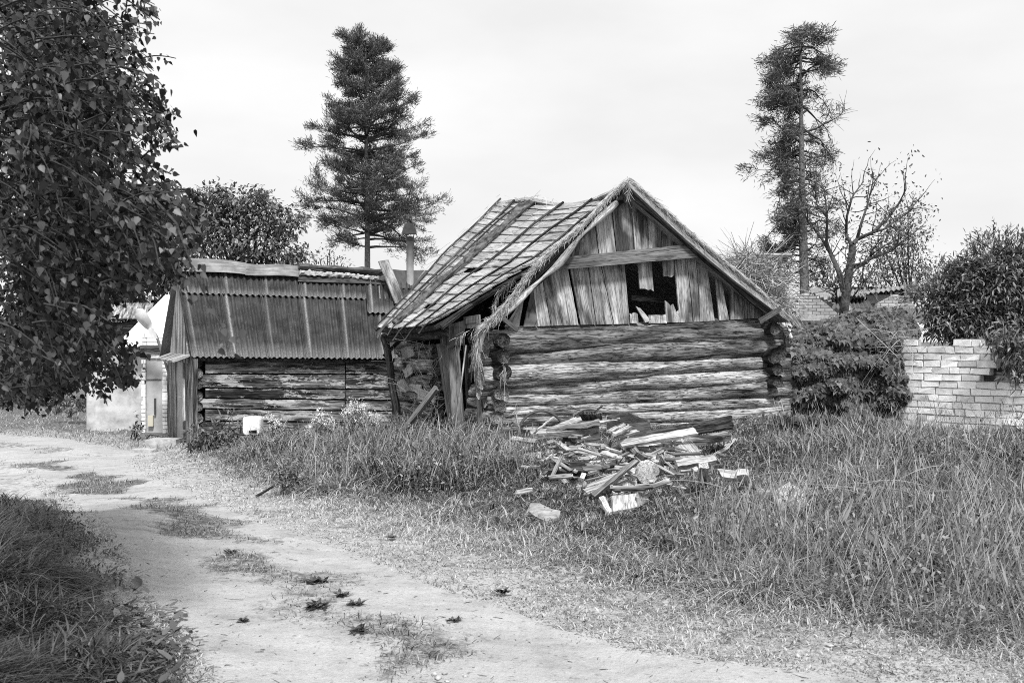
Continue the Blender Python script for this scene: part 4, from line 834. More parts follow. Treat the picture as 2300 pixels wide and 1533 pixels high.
def cloud(blobs, Y, per, nleaf, sig, size, depth=1.0):
    """leaf positions clustered in blobs given as photo x, y, radius"""
    P, D, N = [], [], []
    for bx, by, br_ in blobs:
        c = at(bx, by, Y); r = br_ / F * Y; n = max(3, int(per * (br_ / 50) ** 2))
        for _ in range(n):
            d = V(rdir(1)[0]); rr_ = r * random.random() ** .45; q = c + V((d.x * rr_, d.y * rr_ * depth, d.z * rr_))
            for _ in range(nleaf):
                e = V((random.gauss(0, sig), random.gauss(0, sig), random.gauss(0, sig * .7))); P.append(q + e); o_ = (d + V((random.gauss(0, .6), random.gauss(0, .6), random.gauss(-.7, .6)))); D.append(o_)
                N.append(V((random.gauss(0, .5), random.gauss(0, .5) - .2, 1)))
    return arr(P), arr(D), arr(N)
def tree(name, label, cat, base_px, blobs, Y, per, nleaf, sig, size, kind, mat, trunk_r, bark='bark_dark', group=None, z0=None, depth=1.0, twigs=True):
    b = at(base_px[0], base_px[1], Y); b.z = float(g(b.x, min(b.y, 30))) if z0 is None else z0; t = empty(name, b, label, cat, group); m = MB(); big = sorted(blobs, key=lambda q: -q[2])
    cc = at(sum(q[0] for q in blobs) / len(blobs), sum(q[1] for q in blobs) / len(blobs), Y); top = b.lerp(cc, .55); limb(m, [b, b.lerp(top, .5) + V((.05, 0, 0)), top], trunk_r, trunk_r * .6, 8)
    for q in blobs:
        e = at(q[0], q[1], Y) + V((0, random.uniform(-.5, .5) * q[2] / F * Y, 0)); mid = top.lerp(e, .5) + V((0, 0, .1)); R = limb(m, [b.lerp(top, random.uniform(.5, 1)), mid, e], trunk_r * .45, .02, 6)
        if twigs:
            for _ in range(5): r = q[2] / F * Y; C_ = curve(R[random.randrange(len(R) // 2, len(R))], V(rdir(1)[0]) + V((0, 0, .4)), r * random.uniform(.6, 1.1), (0, 0, -.1), 5, .2); m.tube(C_, [trunk_r * .16, trunk_r * .13, trunk_r * .1, trunk_r * .08, trunk_r * .05, .004], 4, None, 0, 3, 0, False)
    m.build('trunk', M[bark], t, smooth=True); P, D, N = cloud(blobs, Y, per, nleaf, sig, size, depth); n = len(P)
    v, f, c = leafs(P, D, N, RNG.uniform(.6, 1.25, n) * size, RNG.random(n) ** 1.6, kind); mesh_np('crown', v, f, M[mat], t, None, c); return t
tree('broadleaf_tree', 'dense rounded broadleaf tree behind the left end of the shed', 'tree', (560, 640), [(470, 470, 48), (520, 450, 38), (560, 460, 45), (610, 478, 40), (645, 500, 32), (668, 490, 16), (500, 520, 60), (570, 530, 60), (630, 560, 40), (660, 575, 25), (440, 540, 60), (450, 450, 30), (585, 430, 14), (490, 430, 16), (685, 580, 22), (560, 590, 40)], 36, 42, 18, .2, .19, 'oval', 'leaf', .3)
tree('young_birch', 'small feathery birch top between the broadleaf tree and pine', 'tree', (740, 620), [(735, 575, 16), (752, 585, 14), (718, 580, 12), (740, 560, 8), (768, 592, 10)], 40, 60, 8, .22, .13, 'oval', 'weed', .06)
tree('dark_tree', 'broad dark tree at the far left behind the birch leaves', 'tree', (60, 900), [(30, 640, 120), (130, 700, 110), (60, 780, 90), (150, 800, 70), (0, 860, 50), (100, 870, 45)], 34, 22, 10, .3, .3, 'oval', 'birch', .25)
tree('dark_tree', 'dark tree behind the far grey slatted roof', 'tree', (260, 860), [(250, 660, 90), (330, 620, 80), (200, 740, 70), (270, 760, 70), (400, 610, 60), (220, 830, 50), (340, 690, 45)], 37, 22, 10, .3, .3, 'oval', 'birch', .25)
def bush(name, label, px, blobs, Y, per, nleaf, sig, size, kind, mat, depth=.8):
    b = gp(*px); t = empty(name, b, label, 'bush'); m = MB()
    for q in blobs:
        e = at(q[0], q[1], Y); limb(m, [b + V((random.gauss(0, .15), random.gauss(0, .1), -.05)), b.lerp(e, .5) + V((random.gauss(0, .1), 0, .1)), e], .02, .006, 5)
    m.build('stems', M['bark_dark'], t); P, D, N = cloud(blobs, Y, per, nleaf, sig, size, depth); n = len(P)
    v, f, c = leafs(P, D, N, RNG.uniform(.6, 1.25, n) * size, RNG.random(n) ** 1.4, kind); mesh_np('foliage', v, f, M[mat], t, None, c); return t
bush('low_bush', 'low dark bush beside the plastered wall at far left', (165, 935), [(130, 905, 25), (165, 900, 28), (190, 915, 18)], 27, 60, 8, .1, .12, 'oval', 'leaf')
bush('nettle_bush', 'dark nettle clump at the foot of the shed corner', (480, 1005), [(455, 975, 26), (490, 968, 26), (520, 982, 24), (440, 992, 20), (470, 1000, 22), (540, 960, 14), (515, 935, 12), (505, 1000, 22)], 18.6, 80, 6, .07, .15, 'lance', 'leaf')
bush('leafy_weed', 'dark leafy weed clump right of the barn doorway', (1085, 1030), [(1085, 1000, 20), (1110, 1015, 18), (1068, 985, 12), (1060, 1015, 20), (1095, 965, 8)], 13.6, 90, 6, .05, .08, 'lance', 'weed')
bush('leafy_weed', 'tall leafy weeds at the front of the grass clump by the track', (640, 1105), [(640, 1080, 24), (610, 1065, 22), (670, 1060, 22), (700, 1085, 18), (650, 1040, 22)], 11.3, 90, 6, .05, .06, 'lance', 'weed')
bush('leafy_weed', 'leafy weeds in the middle of the tall grass before the doorway', (830, 1080), [(800, 1040, 22), (840, 1050, 24), (880, 1060, 20), (870, 1030, 20), (900, 1035, 16)], 12.2, 90, 6, .05, .06, 'lance', 'weed')
bush('seedling_bush', 'dark seedlings beside the garage door post', (300, 985), [(298, 960, 14), (310, 945, 12), (312, 975, 12), (385, 985, 8)], 22.5, 70, 6, .06, .1, 'oval', 'leaf')
for px, bl, Y, lab in [((560, 1040), [(545, 1020, 18), (570, 1010, 20), (590, 1030, 18)], 14.6, 'pale leafy weeds at the left end of the tall grass'), ((740, 1010), [(730, 985, 20), (760, 975, 20), (700, 1000, 18), (750, 1000, 20)], 16.4, 'leafy weeds under the pale blossoms by the shed wall'), ((930, 1030), [(915, 985, 22), (945, 975, 22), (970, 990, 20), (930, 1005, 22), (895, 970, 14)], 14.8, 'bushy weeds beneath the propped plank by the barn side'), ((1020, 1040), [(1010, 1010, 18), (1035, 1000, 16), (1025, 1025, 18), (985, 1020, 16)], 13.8, 'bushy weeds at the foot of the leaning door boards'), ((1680, 990), [(1670, 965, 18), (1700, 955, 20), (1730, 950, 20), (1760, 955, 18), (1690, 975, 18)], 15.2, 'leafy weeds along the right foot of the log wall')]:
    bush('leafy_weed', lab, px, bl, Y, 100, 6, .06, .065, 'lance', 'weed')
# ------------------------------------------------------------------ thin forked tree, birches behind it
def forked():
    Y = 27; t = empty('forked_tree', at(1893, 735, Y), 'thin forked tree with crooked bare limbs right of the pine trunk', 'tree'); m = MB()
    L_ = [([(1892, 750), (1896, 690), (1902, 640), (1908, 605), (1914, 570), (1914, 550)], .20, .12), ([(1914, 550), (1925, 537), (1960, 522), (1995, 490), (2020, 455), (2035, 425)], .1, .02), ([(1914, 552), (1900, 528), (1902, 485), (1915, 440), (1938, 410)], .08, .015),
          ([(1925, 537), (1935, 500), (1950, 455), (1962, 402)], .07, .012), ([(1896, 655), (1884, 610), (1867, 572), (1856, 545), (1858, 490), (1852, 425)], .13, .015), ([(1867, 572), (1842, 530), (1818, 502), (1800, 470)], .07, .012), ([(1905, 600), (1935, 592), (1960, 578), (2000, 565), (2040, 530)], .08, .012),
          ([(1907, 603), (1930, 600), (1950, 590), (1960, 560)], .05, .01), ([(1898, 690), (1920, 660), (1945, 630)], .04, .01), ([(1893, 700), (1880, 670), (1870, 640)], .04, .01), ([(1960, 522), (1985, 515), (2020, 490), (2050, 470)], .05, .008), ([(1858, 490), (1835, 460), (1830, 420)], .035, .008)]
    tips = []
    for px, a, b in L_:
        R = limb(m, [at(x, y, Y + .3 * math.sin(x)) for x, y in px], a * .74, b * .8, 7, .1)
        for _ in range(14):
            i = random.randrange(len(R) // 3, len(R)); C_ = curve(R[i], (R[min(i + 1, len(R) - 1)] - R[i - 1]).normalized() + V((random.gauss(0, .6), random.gauss(0, .6), random.gauss(.1, .5))), random.uniform(.4, 1.2), (0, 0, .1), 6, .3)
            m.tube(C_, [.018, .015, .012, .01, .007, .005, .003], 4, None, 0, 3, 0, False)
            if C_[-1].z > 3.0: tips.append(C_)
    m.build('trunk', M['bark_mid'], t, smooth=True); P, D = [], []
    for C_ in tips:
        for _ in range(random.choice([0, 3, 9, 22])): P.append(C_[random.randrange(3, 7)] + V((random.gauss(0, .14), random.gauss(0, .14), random.gauss(0, .14)))); D.append(V(rdir(1)[0]))
    n = len(P); v, f, c = leafs(arr(P), arr(D), rdir(n), RNG.uniform(.07, .12, n), RNG.random(n) * .5, 'oval'); mesh_np('crown', v, f, M['leaf'], t, None, c)
forked()
tree('birch_tree', 'dark drooping birch behind the ruined roof on the right', 'tree', (2058, 740), [(2035, 480, 26), (2020, 520, 32), (2055, 540, 34), (1985, 560, 36), (2030, 590, 46), (2075, 605, 26), (1975, 620, 40), (2050, 650, 38), (2085, 640, 16), (1960, 660, 30), (2000, 500, 20)], 36, 95, 9, .25, .13, 'oval', 'leaf', .1)
tree('birch_tree', 'small round tree behind the pine trunk and ruined gable', 'tree', (1850, 720), [(1848, 600, 28), (1835, 625, 24), (1870, 625, 28), (1890, 640, 24), (1820, 645, 16), (1850, 580, 14)], 40, 60, 8, .22, .16, 'oval', 'leaf', .1)
elder = tree('elder_bush', 'large dense elder bush leaning over the brick wall', 'bush', (2240, 900), [(2245, 640, 75), (2170, 660, 55), (2300, 640, 70), (2150, 705, 50), (2215, 720, 70), (2290, 730, 70), (2120, 730, 32), (2110, 655, 22), (2180, 600, 30), (2260, 585, 36), (2320, 570, 40), (2095, 690, 20), (2140, 620, 20), (2170, 755, 30), (2150, 590, 12)], 15.9, 130, 12, .10, .115, 'lance', 'weed', .05, depth=.6)
sh = MB(); P, D, N = [], [], []
for _ in range(70):
    a = random.uniform(.1, 3.0); bx = random.choice([(2245, 640, 85), (2170, 655, 62), (2140, 705, 58), (2110, 690, 42), (2270, 600, 60)]); q = at(bx[0] + math.cos(a) * bx[2], bx[1] - math.sin(a) * bx[2], 15.8 + random.uniform(-.4, .3)); C_ = curve(q, V((math.cos(a), random.gauss(0, .3), math.sin(a))), random.uniform(.12, .36), (0, 0, -.1), 5, .2); sh.tube(C_, .006, 4, None, 0, 3, 0, False)
    for _ in range(34): i = random.randrange(0, 6); P.append(C_[i] + V((random.gauss(0, .05), random.gauss(0, .05), random.gauss(0, .04)))); D.append((C_[5] - C_[0]).normalized() + V(rdir(1)[0]) * .8); N.append(V((random.gauss(0, .5), -.2, 1)))
tag(sh.build('shoots', M['bark_dark'], elder), None, None, None, 'stuff'); n = len(P); v, f, c = leafs(arr(P), arr(D), arr(N), RNG.uniform(.06, .12, n), RNG.random(n), 'lance'); mesh_np('shoot_foliage', v, f, M['weed'], elder, None, c)
P, D, N = cloud([(2275, 760, 34), (2296, 800, 38), (2262, 785, 22), (2304, 850, 20), (2250, 755, 22), (2290, 835, 18)], 13.7, 90, 8, .08, .14, .5); n = len(P)
v, f, c = leafs(P, D, N, RNG.uniform(.06, .13, n), RNG.random(n) ** 1.4, 'lance'); mesh_np('hanging_foliage', v, f, M['weed'], elder, None, c)
# ------------------------------------------------------------------ creeper over the wall, tangle behind the barn
IV_T = [(1785, 732), (1800, 732), (1850, 720), (1900, 702), (1950, 686), (1990, 680), (2030, 696), (2062, 736), (2056, 800), (2056, 900)]
ivy = empty('creeper', gp(1920, 960), 'dark broad leaved creeper mound covering the wall end beside the barn', 'creeper'); P, D, N = [], [], []
def ivs(x, y):
    top = np.interp(x, [q[0] for q in IV_T[:8]], [q[1] for q in IV_T[:8]]); k = min(1, max(0, (y - top) / 90)); edge = min(1, (2064 - x) / 60)
    return top, 15.5 - .75 * math.sin(k * 1.57) * max(.25, edge) ** .5 + .3 * fb(V((x * .013, y * .02, 3))) + (1790 - x) * -.0002
for _ in range(15000):
    x = random.uniform(1782, 2066); y = random.uniform(690, 965); top, Y = ivs(x, y); edge = 2062 - 16 * math.sin(y * .05) - max(0, y - 760) * .03
    if y < top + random.uniform(-6, 10) or x > edge: continue
    p = at(x, y, Y + random.random() ** 2 * .35); P.append(p); D.append(V((random.gauss(0, .45), -.35 + random.gauss(0, .25), -1 + random.gauss(0, .35)))); N.append(V((random.gauss(0, .35), -1, .75 + random.gauss(0, .35))))
n = len(P); v, f, c = leafs(arr(P), arr(D), arr(N), RNG.uniform(.055, .11, n), RNG.random(n) ** 1.3, 'hop'); mesh_np('leaves', v, f, M['hop'], ivy, None, c)
m = MB(); GP = [[at(x, max(y, ivs(x, 0)[0] + 6), ivs(x, y)[1] + .45) for x in range(1786, 2056, 18)] for y in range(700, 985, 20)]; m.grid(GP, .1, .3, V((0, -1, 0))); m.build('inner_shade', M['bark_dark'], ivy)  # dark sheet added behind the leaves for the shaded inside of the mound
def tangle(px, Y, n, L, spread, par, mat='straw_dark', wd=.014, nm='bare_stems'):
    Ps, Ds, Gs = [], [], []
    for _ in range(n):
        x0, y0, rx, ry = random.choice(px); a = random.random() * 6.28; r = random.random() ** .5; Ps.append(at(x0 + math.cos(a) * rx * r, y0 + math.sin(a) * ry * r, Y + random.uniform(-spread, spread))); d = V(rdir(1)[0]); d.y *= .4; Ds.append(d.normalized()); Gs.append(V(rdir(1)[0]) * 1.5 + V((0, 0, -.35)))
    v, f, c = blades(arr(Ps), arr(Ds), arr(Gs), RNG.uniform(L[0], L[1], n), np.full(n, wd), RNG.random(n), 7, .5); return mesh_np(nm, v, f, M[mat], par, None, c)
tangle([(2005, 735, 45, 25), (2030, 770, 25, 40), (2010, 800, 30, 50)], 14.62, 60, (.15, .5), .1, ivy, 'straw_dark', .01)
hp = empty('vine_heap', at(1690, 720, 23.5), 'heap of tangled dry vines on a frame behind the barn roof', 'vine heap')
tangle([(1660, 610, 40, 35), (1700, 640, 55, 60), (1740, 670, 35, 50), (1690, 600, 50, 30)], 23.2, 2600, (.15, .42), .6, hp, 'straw_dark', .018)
P, D, N = cloud([(1660, 610, 38), (1700, 630, 50), (1735, 670, 38), (1720, 600, 26), (1765, 700, 22)], 23.4, 40, 5, .15, .1, .6); n = len(P); v, f, c = leafs(P, D, N, RNG.uniform(.06, .13, n), RNG.random(n), 'oval'); mesh_np('leaves', v, f, M['weed'], hp, None, c)
fm = MB(); a = at(1752, 740, 23.6); a.z = 0; fm.tube([a, at(1752, 572, 23.6)], .05, 7, .6); fm.build('frame_post', M['board'], hp); fm = MB(); fm.tube([at(1690, 574, 23.6), at(1778, 573, 23.6)], .055, 7, .5); fm.build('frame_rail', M['board'], hp)
bush('wild_bush', 'pale scrubby bush between the barn eave and the creeper', (1800, 800), [(1800, 745, 20), (1825, 760, 22), (1850, 752, 20), (1880, 742, 18), (1810, 785, 20), (1780, 740, 12), (1840, 785, 24)], 17.6, 80, 6, .07, .11, 'oval', 'weed')
# roof-ridge wisps
strawmesh('dry_grass', [[bp(1125, 452, 2.55), bp(1095, 485, 2.1), bp(1000, 574, 1.2), bp(960, 615, .8)], [bp(1125, 452, 2.55), BF.p(2.5, 2.5, 4.2)]], [160, 50], .07, (.1, .45), .3, 'straw_dark', barn, .008)
# thin twigs on the left side wall
Ps, Ds, Gs = [], [], []
for _ in range(230):
    x, y = random.uniform(872, 985), random.uniform(775, 960); Ps.append(bp(x, y, .0 + random.uniform(-.2, .1))); d = V(rdir(1)[0]); d.z = abs(d.z) * .8 + .2; Ds.append(d.normalized()); Gs.append(V(rdir(1)[0]) * .7)
v, f, c = blades(arr(Ps), arr(Ds), arr(Gs), RNG.uniform(.2, .55, 230), np.full(230, .007), RNG.random(230), 5, .5); tag(mesh_np('bare_vines', v, f, M['straw_dark'], None, None, c, bp(925, 900, 0)), 'bare grey vine stems climbing the side wall left of the doorway', 'vines')
# ------------------------------------------------------------------ flowering weeds
def flower(label, base, heads, n, Y):
    b = gp(*base); t = empty('flowering_weed', b, label, 'flower', 'pale flowering weeds before the shed'); m = MB(); P = []
    for _ in range(n):
        hx, hy, hr = random.choice(heads); a = random.random() * 6.28; r = hr * random.random() ** .5; e = at(hx + math.cos(a) * r, hy + math.sin(a) * r, Y + random.uniform(-.25, .25))
        m.tube([b + V((random.gauss(0, .12), random.gauss(0, .1), 0)), b.lerp(e, .6) + V((0, 0, .08)), e], [.008, .006, .004], 4, None, 0, 3, 0, False)
        for _ in range(16): P.append(e + V((random.gauss(0, .035), random.gauss(0, .035), random.gauss(0, .028))))
    m.build('stems', M['weed'], t); k = len(P); v, f, c = leafs(arr(P), rdir(k), rdir(k), RNG.uniform(.014, .035, k), RNG.random(k), 'birch'); mesh_np('blossoms', v, f, M['flower'], t, None, c)
    k = n * 14; bb = arr([b.lerp(at(random.choice(heads)[0], random.choice(heads)[1], Y), random.uniform(.05, .8)) + V((random.gauss(0, .12), random.gauss(0, .12), 0)) for _ in range(k)]); v, f, c = leafs(bb, rdir(k), rdir(k) + np.array([0, 0, 1]), RNG.uniform(.05, .12, k), RNG.random(k), 'lance'); mesh_np('leaves', v, f, M['weed'], t, None, c)
flower('largest pale blossom mass beside the barn eave post', (820, 1000), [(790, 915, 18), (810, 925, 24), (830, 945, 22), (800, 945, 20), (780, 935, 12)], 85, 17.2)
flower('loose pale flower heads left of the largest blossom mass', (722, 1000), [(718, 925, 8), (730, 935, 12), (712, 945, 10), (742, 950, 8)], 24, 17.4)
flower('thin pale flower stalks just right of the white box', (620, 1000), [(606, 945, 8), (618, 955, 10), (630, 968, 8), (600, 935, 5), (628, 950, 8)], 20, 17.3)
flower('few low pale flowers under the loose flower heads', (692, 1000), [(692, 970, 8), (700, 978, 8)], 10, 17)
# ------------------------------------------------------------------ foreground birch whose hanging twigs fill the upper left
BM = np.array([(-80, -60), (330, -60), (362, 0), (385, 100), (408, 135), (372, 170), (400, 240), (402, 290), (385, 330), (352, 375), (395, 410), (440, 440), (452, 480), (440, 550), (405, 610), (350, 640), (262, 665), (245, 720), (285, 770), (318, 800), (300, 835), (285, 875), (262, 860), (238, 925), (205, 885), (160, 860), (110, 935), (85, 900), (55, 945), (20, 900), (-80, 915)], float)
bt = empty('birch_tree', V((-4.4, 6.2, 0)), 'near birch with dark hanging leafy twigs filling the upper left', 'tree')
m = MB(); limb(m, [(-4.4, 6.2, -.3), (-4.35, 6.2, 2), (-4.5, 6.3, 5), (-4.4, 6.2, 9)], .17, .05, 12); m.build('trunk', M['bark_birch'], bt, smooth=True)
br = MB(); LP, LD, LN = [], [], []
def hang(p, d, L, keep=True):
    C_ = curve(p, d, L, (.15, 0, -1.3), 8, .15); ok = 0
    for i in range(2, 9):
        q = C_[i]; px, py = CX + q.x / q.y * F, CY - (q.z - H) / q.y * F
        if keep and poly_sd([px], [py], BM)[0] > random.uniform(-30, 26): C_ = C_[:i]; break
    if len(C_) < 3: return
    br.tube(C_, [.006 - .0005 * i for i in range(len(C_))], 4, None, 0, 3, 0, False)
    for j in range(int(L * 40)):
        f = random.uniform(.05, 1) * (len(C_) - 1); i = min(int(f), len(C_) - 2); q = C_[i].lerp(C_[i + 1], f - i) + V((random.gauss(0, .03), random.gauss(0, .03), random.gauss(0, .02)))
        LP.append(q); LD.append(V((random.gauss(.15, .45), random.gauss(0, .5), -.8 + random.gauss(0, .4)))); LN.append(V((random.gauss(0, .9), -.7 + random.gauss(0, .9), random.gauss(.3, .7))))
cnt = 0
while cnt < 1750:
    Y = random.uniform(4.6, 8.2); x = random.uniform(-60, 430); y = random.uniform(-60, 880)
    sdv = poly_sd([x], [y], BM)[0]
    if sdv > -8: continue
    if sdv > -130 and noise.noise(V((x * .012, y * .012, Y * .5))) < .02: continue
    if y < 400 and x > 170 and random.random() < .78: continue
    cnt += 1; p = at(x, y, Y); hang(p, V((random.gauss(.7, .4), random.gauss(-.1, .4), random.gauss(.1, .4))), random.uniform(.25, .6))
for k in range(12):
    x, y = random.uniform(-20, 330), random.uniform(-40, 600); e = at(x, y, random.uniform(6.2, 8)); limb(br, [(-4.4, 6.2, 1.2 + 3.5 * random.random() + max(0, e.z - 3)), V((-4.0, 5.8, e.z + .5)).lerp(e, .5), e], .022, .004, 5)
# the long twig that hangs in front of the shed roof
TW = [at(330, 430, 4.6), at(395, 500, 4.5), at(425, 580, 4.45), at(455, 650, 4.4), at(490, 720, 4.35), at(505, 745, 4.35)]; R = limb(br, TW, .008, .003, 5)
for j in range(44):
    i = random.randrange(4, len(R)); q = R[i] + V((random.gauss(.01, .05), random.gauss(0, .04), random.gauss(-.02, .04))); LP.append(q); LD.append(V((random.gauss(.2, .5), random.gauss(0, .4), -.8))); LN.append(V((random.gauss(0, .7), -1, random.gauss(.3, .5))))
br.build('branches', M['bark_dark'], bt); n = len(LP); LV = RNG.random(n) ** 2.6; LV[-44:] = RNG.uniform(.3, 1, 44); v, f, c = leafs(arr(LP), arr(LD), arr(LN), RNG.uniform(.022, .052, n), LV, 'birch'); mesh_np('leaves', v, f, M['birch'], bt, None, c)  # last leaves, on the long twig, made paler as if lit
#==GRASS==
# ------------------------------------------------------------------ grass: density and height follow the distance from the track
def outside(X, Y):
    k = np.ones(X.shape, bool)
    for fr_, t0, t1, q0, q1 in ((BF, .25, 6.4, -.05, 5), (SF, -.1, 6.4, -.02, 4)):
        t = (X - fr_.o.x) * fr_.u.x + (Y - fr_.o.y) * fr_.u.y; q = (X - fr_.o.x) * fr_.v.x + (Y - fr_.o.y) * fr_.v.y; k &= ~((t > t0) & (t < t1) & (q > q0) & (q < q1))
    return k
def nz2(X, Y, s, o): return .5 + .25 * (np.sin(X * s + o) * np.cos(Y * s * 1.1 + o * 2) + np.sin((X + Y) * s * .7 + o * 3) + np.sin((X * 1.7 - Y) * s * .6 + 1.3 * o) * .6)
TALL = np.array([gp(x, y)[:2] for x, y in [(480, 1010), (510, 1070), (600, 1110), (680, 1125), (760, 1125), (830, 1110), (1000, 1130), (1120, 1090), (1200, 1100), (1260, 1060), (1150, 1000), (1000, 960), (700, 985)]])
RIGHT = np.array([gp(x, y)[:2] for x, y in [(1480, 1330), (1600, 1390), (1750, 1400), (1950, 1430), (2080, 1480), (2300, 1520), (2700, 1540), (2700, 960), (1800, 950), (1640, 1000), (1700, 1090), (1600, 1150), (1480, 1180), (1420, 1250)]])
PILE = np.array([gp(x, y)[:2] for x, y in [(1190, 985), (1650, 965), (1650, 1060), (1480, 1110), (1380, 1145), (1330, 1100), (1300, 1030)]])
BANK = np.array([gp(x, y)[:2] for x, y in [(-200, 1040), (0, 1045), (50, 1065), (95, 1130), (138, 1200), (185, 1290), (245, 1390), (300, 1480), (350, 1600), (450, 1900), (-1500, 1900)]])
def scatter(n, ymin, ymax, pw=1.3):
    a = 1 - pw; u = RNG.random(n); Y = (ymin ** a + u * (ymax ** a - ymin ** a)) ** (1 / a); X = RNG.uniform(-1, 1, n) * (.54 * Y + .4); return X, Y
def grow(name, label, X, Y, Hh, wd, val, mat, lean=.35, bend=.9, seg=5):
    n = len(X); Z = g(X, Y) - .01; az = RNG.random(n) * 2 * np.pi; ln = np.abs(RNG.normal(0, lean, n)); D = nrmz(np.stack([np.cos(az) * ln + .05, np.sin(az) * ln, np.ones(n)], 1)); b = bend * RNG.uniform(.35, 1.45, n)
    G = np.stack([np.cos(az) * b * .8 + .08, np.sin(az) * b * .8, -b * .8], 1); v, f, c = blades(np.stack([X, Y, Z], 1), D, G, Hh, wd, val, seg)
    return tag(mesh_np(name, v, f, M[mat], None, None, c, (0, 10, 0)), label, 'grass', None, 'stuff')
# clumped roots
X, Y = scatter(36000, 4.3, 21, 1.15); tv_ = np.repeat(RNG.normal(0, .13, 36000), 12); X, Y = np.repeat(X, 12), np.repeat(Y, 12); X = X + RNG.normal(0, .055, len(X)); Y = Y + RNG.normal(0, .055, len(X)) ; sd_ = poly_sd(X, Y, PATH); ok = outside(X, Y) & (Y < 21)
inb = poly_sd(X, Y, BANK); pwv = pathw(X, Y)
tl = -poly_sd(X, Y, TALL); rt = -poly_sd(X, Y, RIGHT); pi_ = -poly_sd(X, Y, PILE); nn = nz2(X, Y, 2.1, .7); n3 = nz2(X, Y, 6.3, 2.1)
hgt = .05 + .10 * sst(.2, 1.6, sd_) + .38 * sst(-.1, .9, tl) + .31 * sst(-.1, 1.7, rt); hgt = hgt * (.55 + .75 * nn) * (.75 + .5 * n3)
hgt = hgt * (1 - .5 * sst(11.5, 13.2, Y) * sst(4.5, 5.5, X)); hgt = np.where(pi_ > 0, np.minimum(hgt, .10 + .16 * n3), hgt); hgt = np.where(pi_ > .5, hgt * .6, hgt)
left = (inb < .1) | ((X < -.335 * Y) & (sd_ > 0) & (Y < 12)); ok_r = ok & ~left & (sd_ > -.15)
dens = (1.0 - .15 * sst(.15, .4, hgt)) * (.30 + .7 * sst(.2, 1.7, sd_ + .5 * (n3 - .5))); keep = ok_r & (RNG.random(len(X)) < dens)
Xk, Yk, hk, nk, sk = X[keep], Y[keep], hgt[keep], nn[keep], sd_[keep]
dry = (1 - sst(.3, 1.8, sk)); val = np.clip(RNG.random(len(Xk)) ** 2.0 * .85 - .03 + (.43 + .25 * RNG.random(len(Xk))) * dry + .35 * (nk - .5) + tv_[keep], 0, 1)
tall = hk > .17
grow('tall_grass', 'tall arching grass of the overgrown yard', Xk[tall], Yk[tall], hk[tall] * RNG.uniform(.5, 1.4, tall.sum()), (.0065 + .0008 * Yk[tall]) * RNG.uniform(.6, 1.5, tall.sum()), val[tall], 'grass', .28, 1.0, 5)
s_ = ~tall; grow('short_grass', 'short dry grass along the track edge', Xk[s_], Yk[s_], hk[s_] * RNG.uniform(.5, 1.3, s_.sum()), (.005 + .0006 * Yk[s_]) * RNG.uniform(.6, 1.4, s_.sum()), val[s_], 'grass', .6, .9, 3)
X, Y = scatter(240000, 3.4, 13, 1.3); X = -np.abs(X) - .3; inb = -poly_sd(X, Y, BANK); inb = inb + .22 * (nz2(X, Y, 6.5, .3) - .5) + .1 * RNG.normal(size=len(X)); k = (inb > -.1) & (X > -.62 * Y - .5) & (RNG.random(len(X)) < .45 + .55 * sst(-.1, .35, inb)); X, Y, inb = X[k], Y[k], inb[k]; n3 = nz2(X, Y, 5, 1.1)
hb = (.05 + .24 * sst(-.05, .7, inb)) * (.6 + .8 * n3) * RNG.uniform(.5, 1.4, len(X))
grow('bank_grass', 'lush grass on the bank left of the track, shade put into its colour', X, Y, hb, (.008 + .0006 * Y) * RNG.uniform(.6, 1.5, len(X)), np.clip(RNG.random(len(X)) ** 1.6 + .3 * (1 - sst(0, .5, inb)), 0, 1), 'grass_bank_shade', .4, 1.0, 5)
# seed-head stems standing above the grass
X, Y = scatter(9000, 4.8, 17, 1.2); k = outside(X, Y) & ((poly_sd(X, Y, RIGHT) < -.3) | (poly_sd(X, Y, TALL) < -.2)) & (poly_sd(X, Y, PILE) > 0); X, Y = X[k], Y[k]; n = len(X); az = RNG.random(n) * 6.28
P0 = np.stack([X, Y, g(X, Y)], 1); D0 = nrmz(np.stack([np.cos(az) * .18 + .06, np.sin(az) * .18, np.ones(n)], 1)); G0 = np.stack([np.cos(az) * .2, np.sin(az) * .2, -.1 * np.ones(n)], 1); L0 = RNG.uniform(.35, .62, n)
v, f, c = blades(P0, D0, G0, L0, np.full(n, .005), RNG.random(n) * .6 + .3, 4, .5); T0 = P0 + D0 * L0[:, None] + G0 * L0[:, None]; v2, f2, c2 = leafs(T0 - D0 * .08, D0 + G0, rdir(n), RNG.uniform(.07, .16, n), RNG.random(n) * .5 + .3, 'seed')
tag(mesh_np('seed_grass', np.concatenate([v, v2]), np.concatenate([f, f2 + len(v)]), M['grass'], None, None, np.concatenate([c, c2]), (0, 10, 0)), 'thin flowering stems among the tall grass', 'grass', None, 'stuff')
X, Y = scatter(2600, 5, 18, 1.1); k = outside(X, Y) & ((poly_sd(X, Y, RIGHT) < -.1) | (poly_sd(X, Y, TALL) < .1)) & ((nz2(X, Y, 1.3, 2.2) > .55) | ((poly_sd(X, Y, TALL) < .1) & (nz2(X, Y, 1.9, .2) > .35))); X, Y = X[k], Y[k]; n0 = len(X); R_ = 18; X, Y = np.repeat(X, R_), np.repeat(Y, R_); n = len(X); hh_ = RNG.uniform(.02, .42, n)
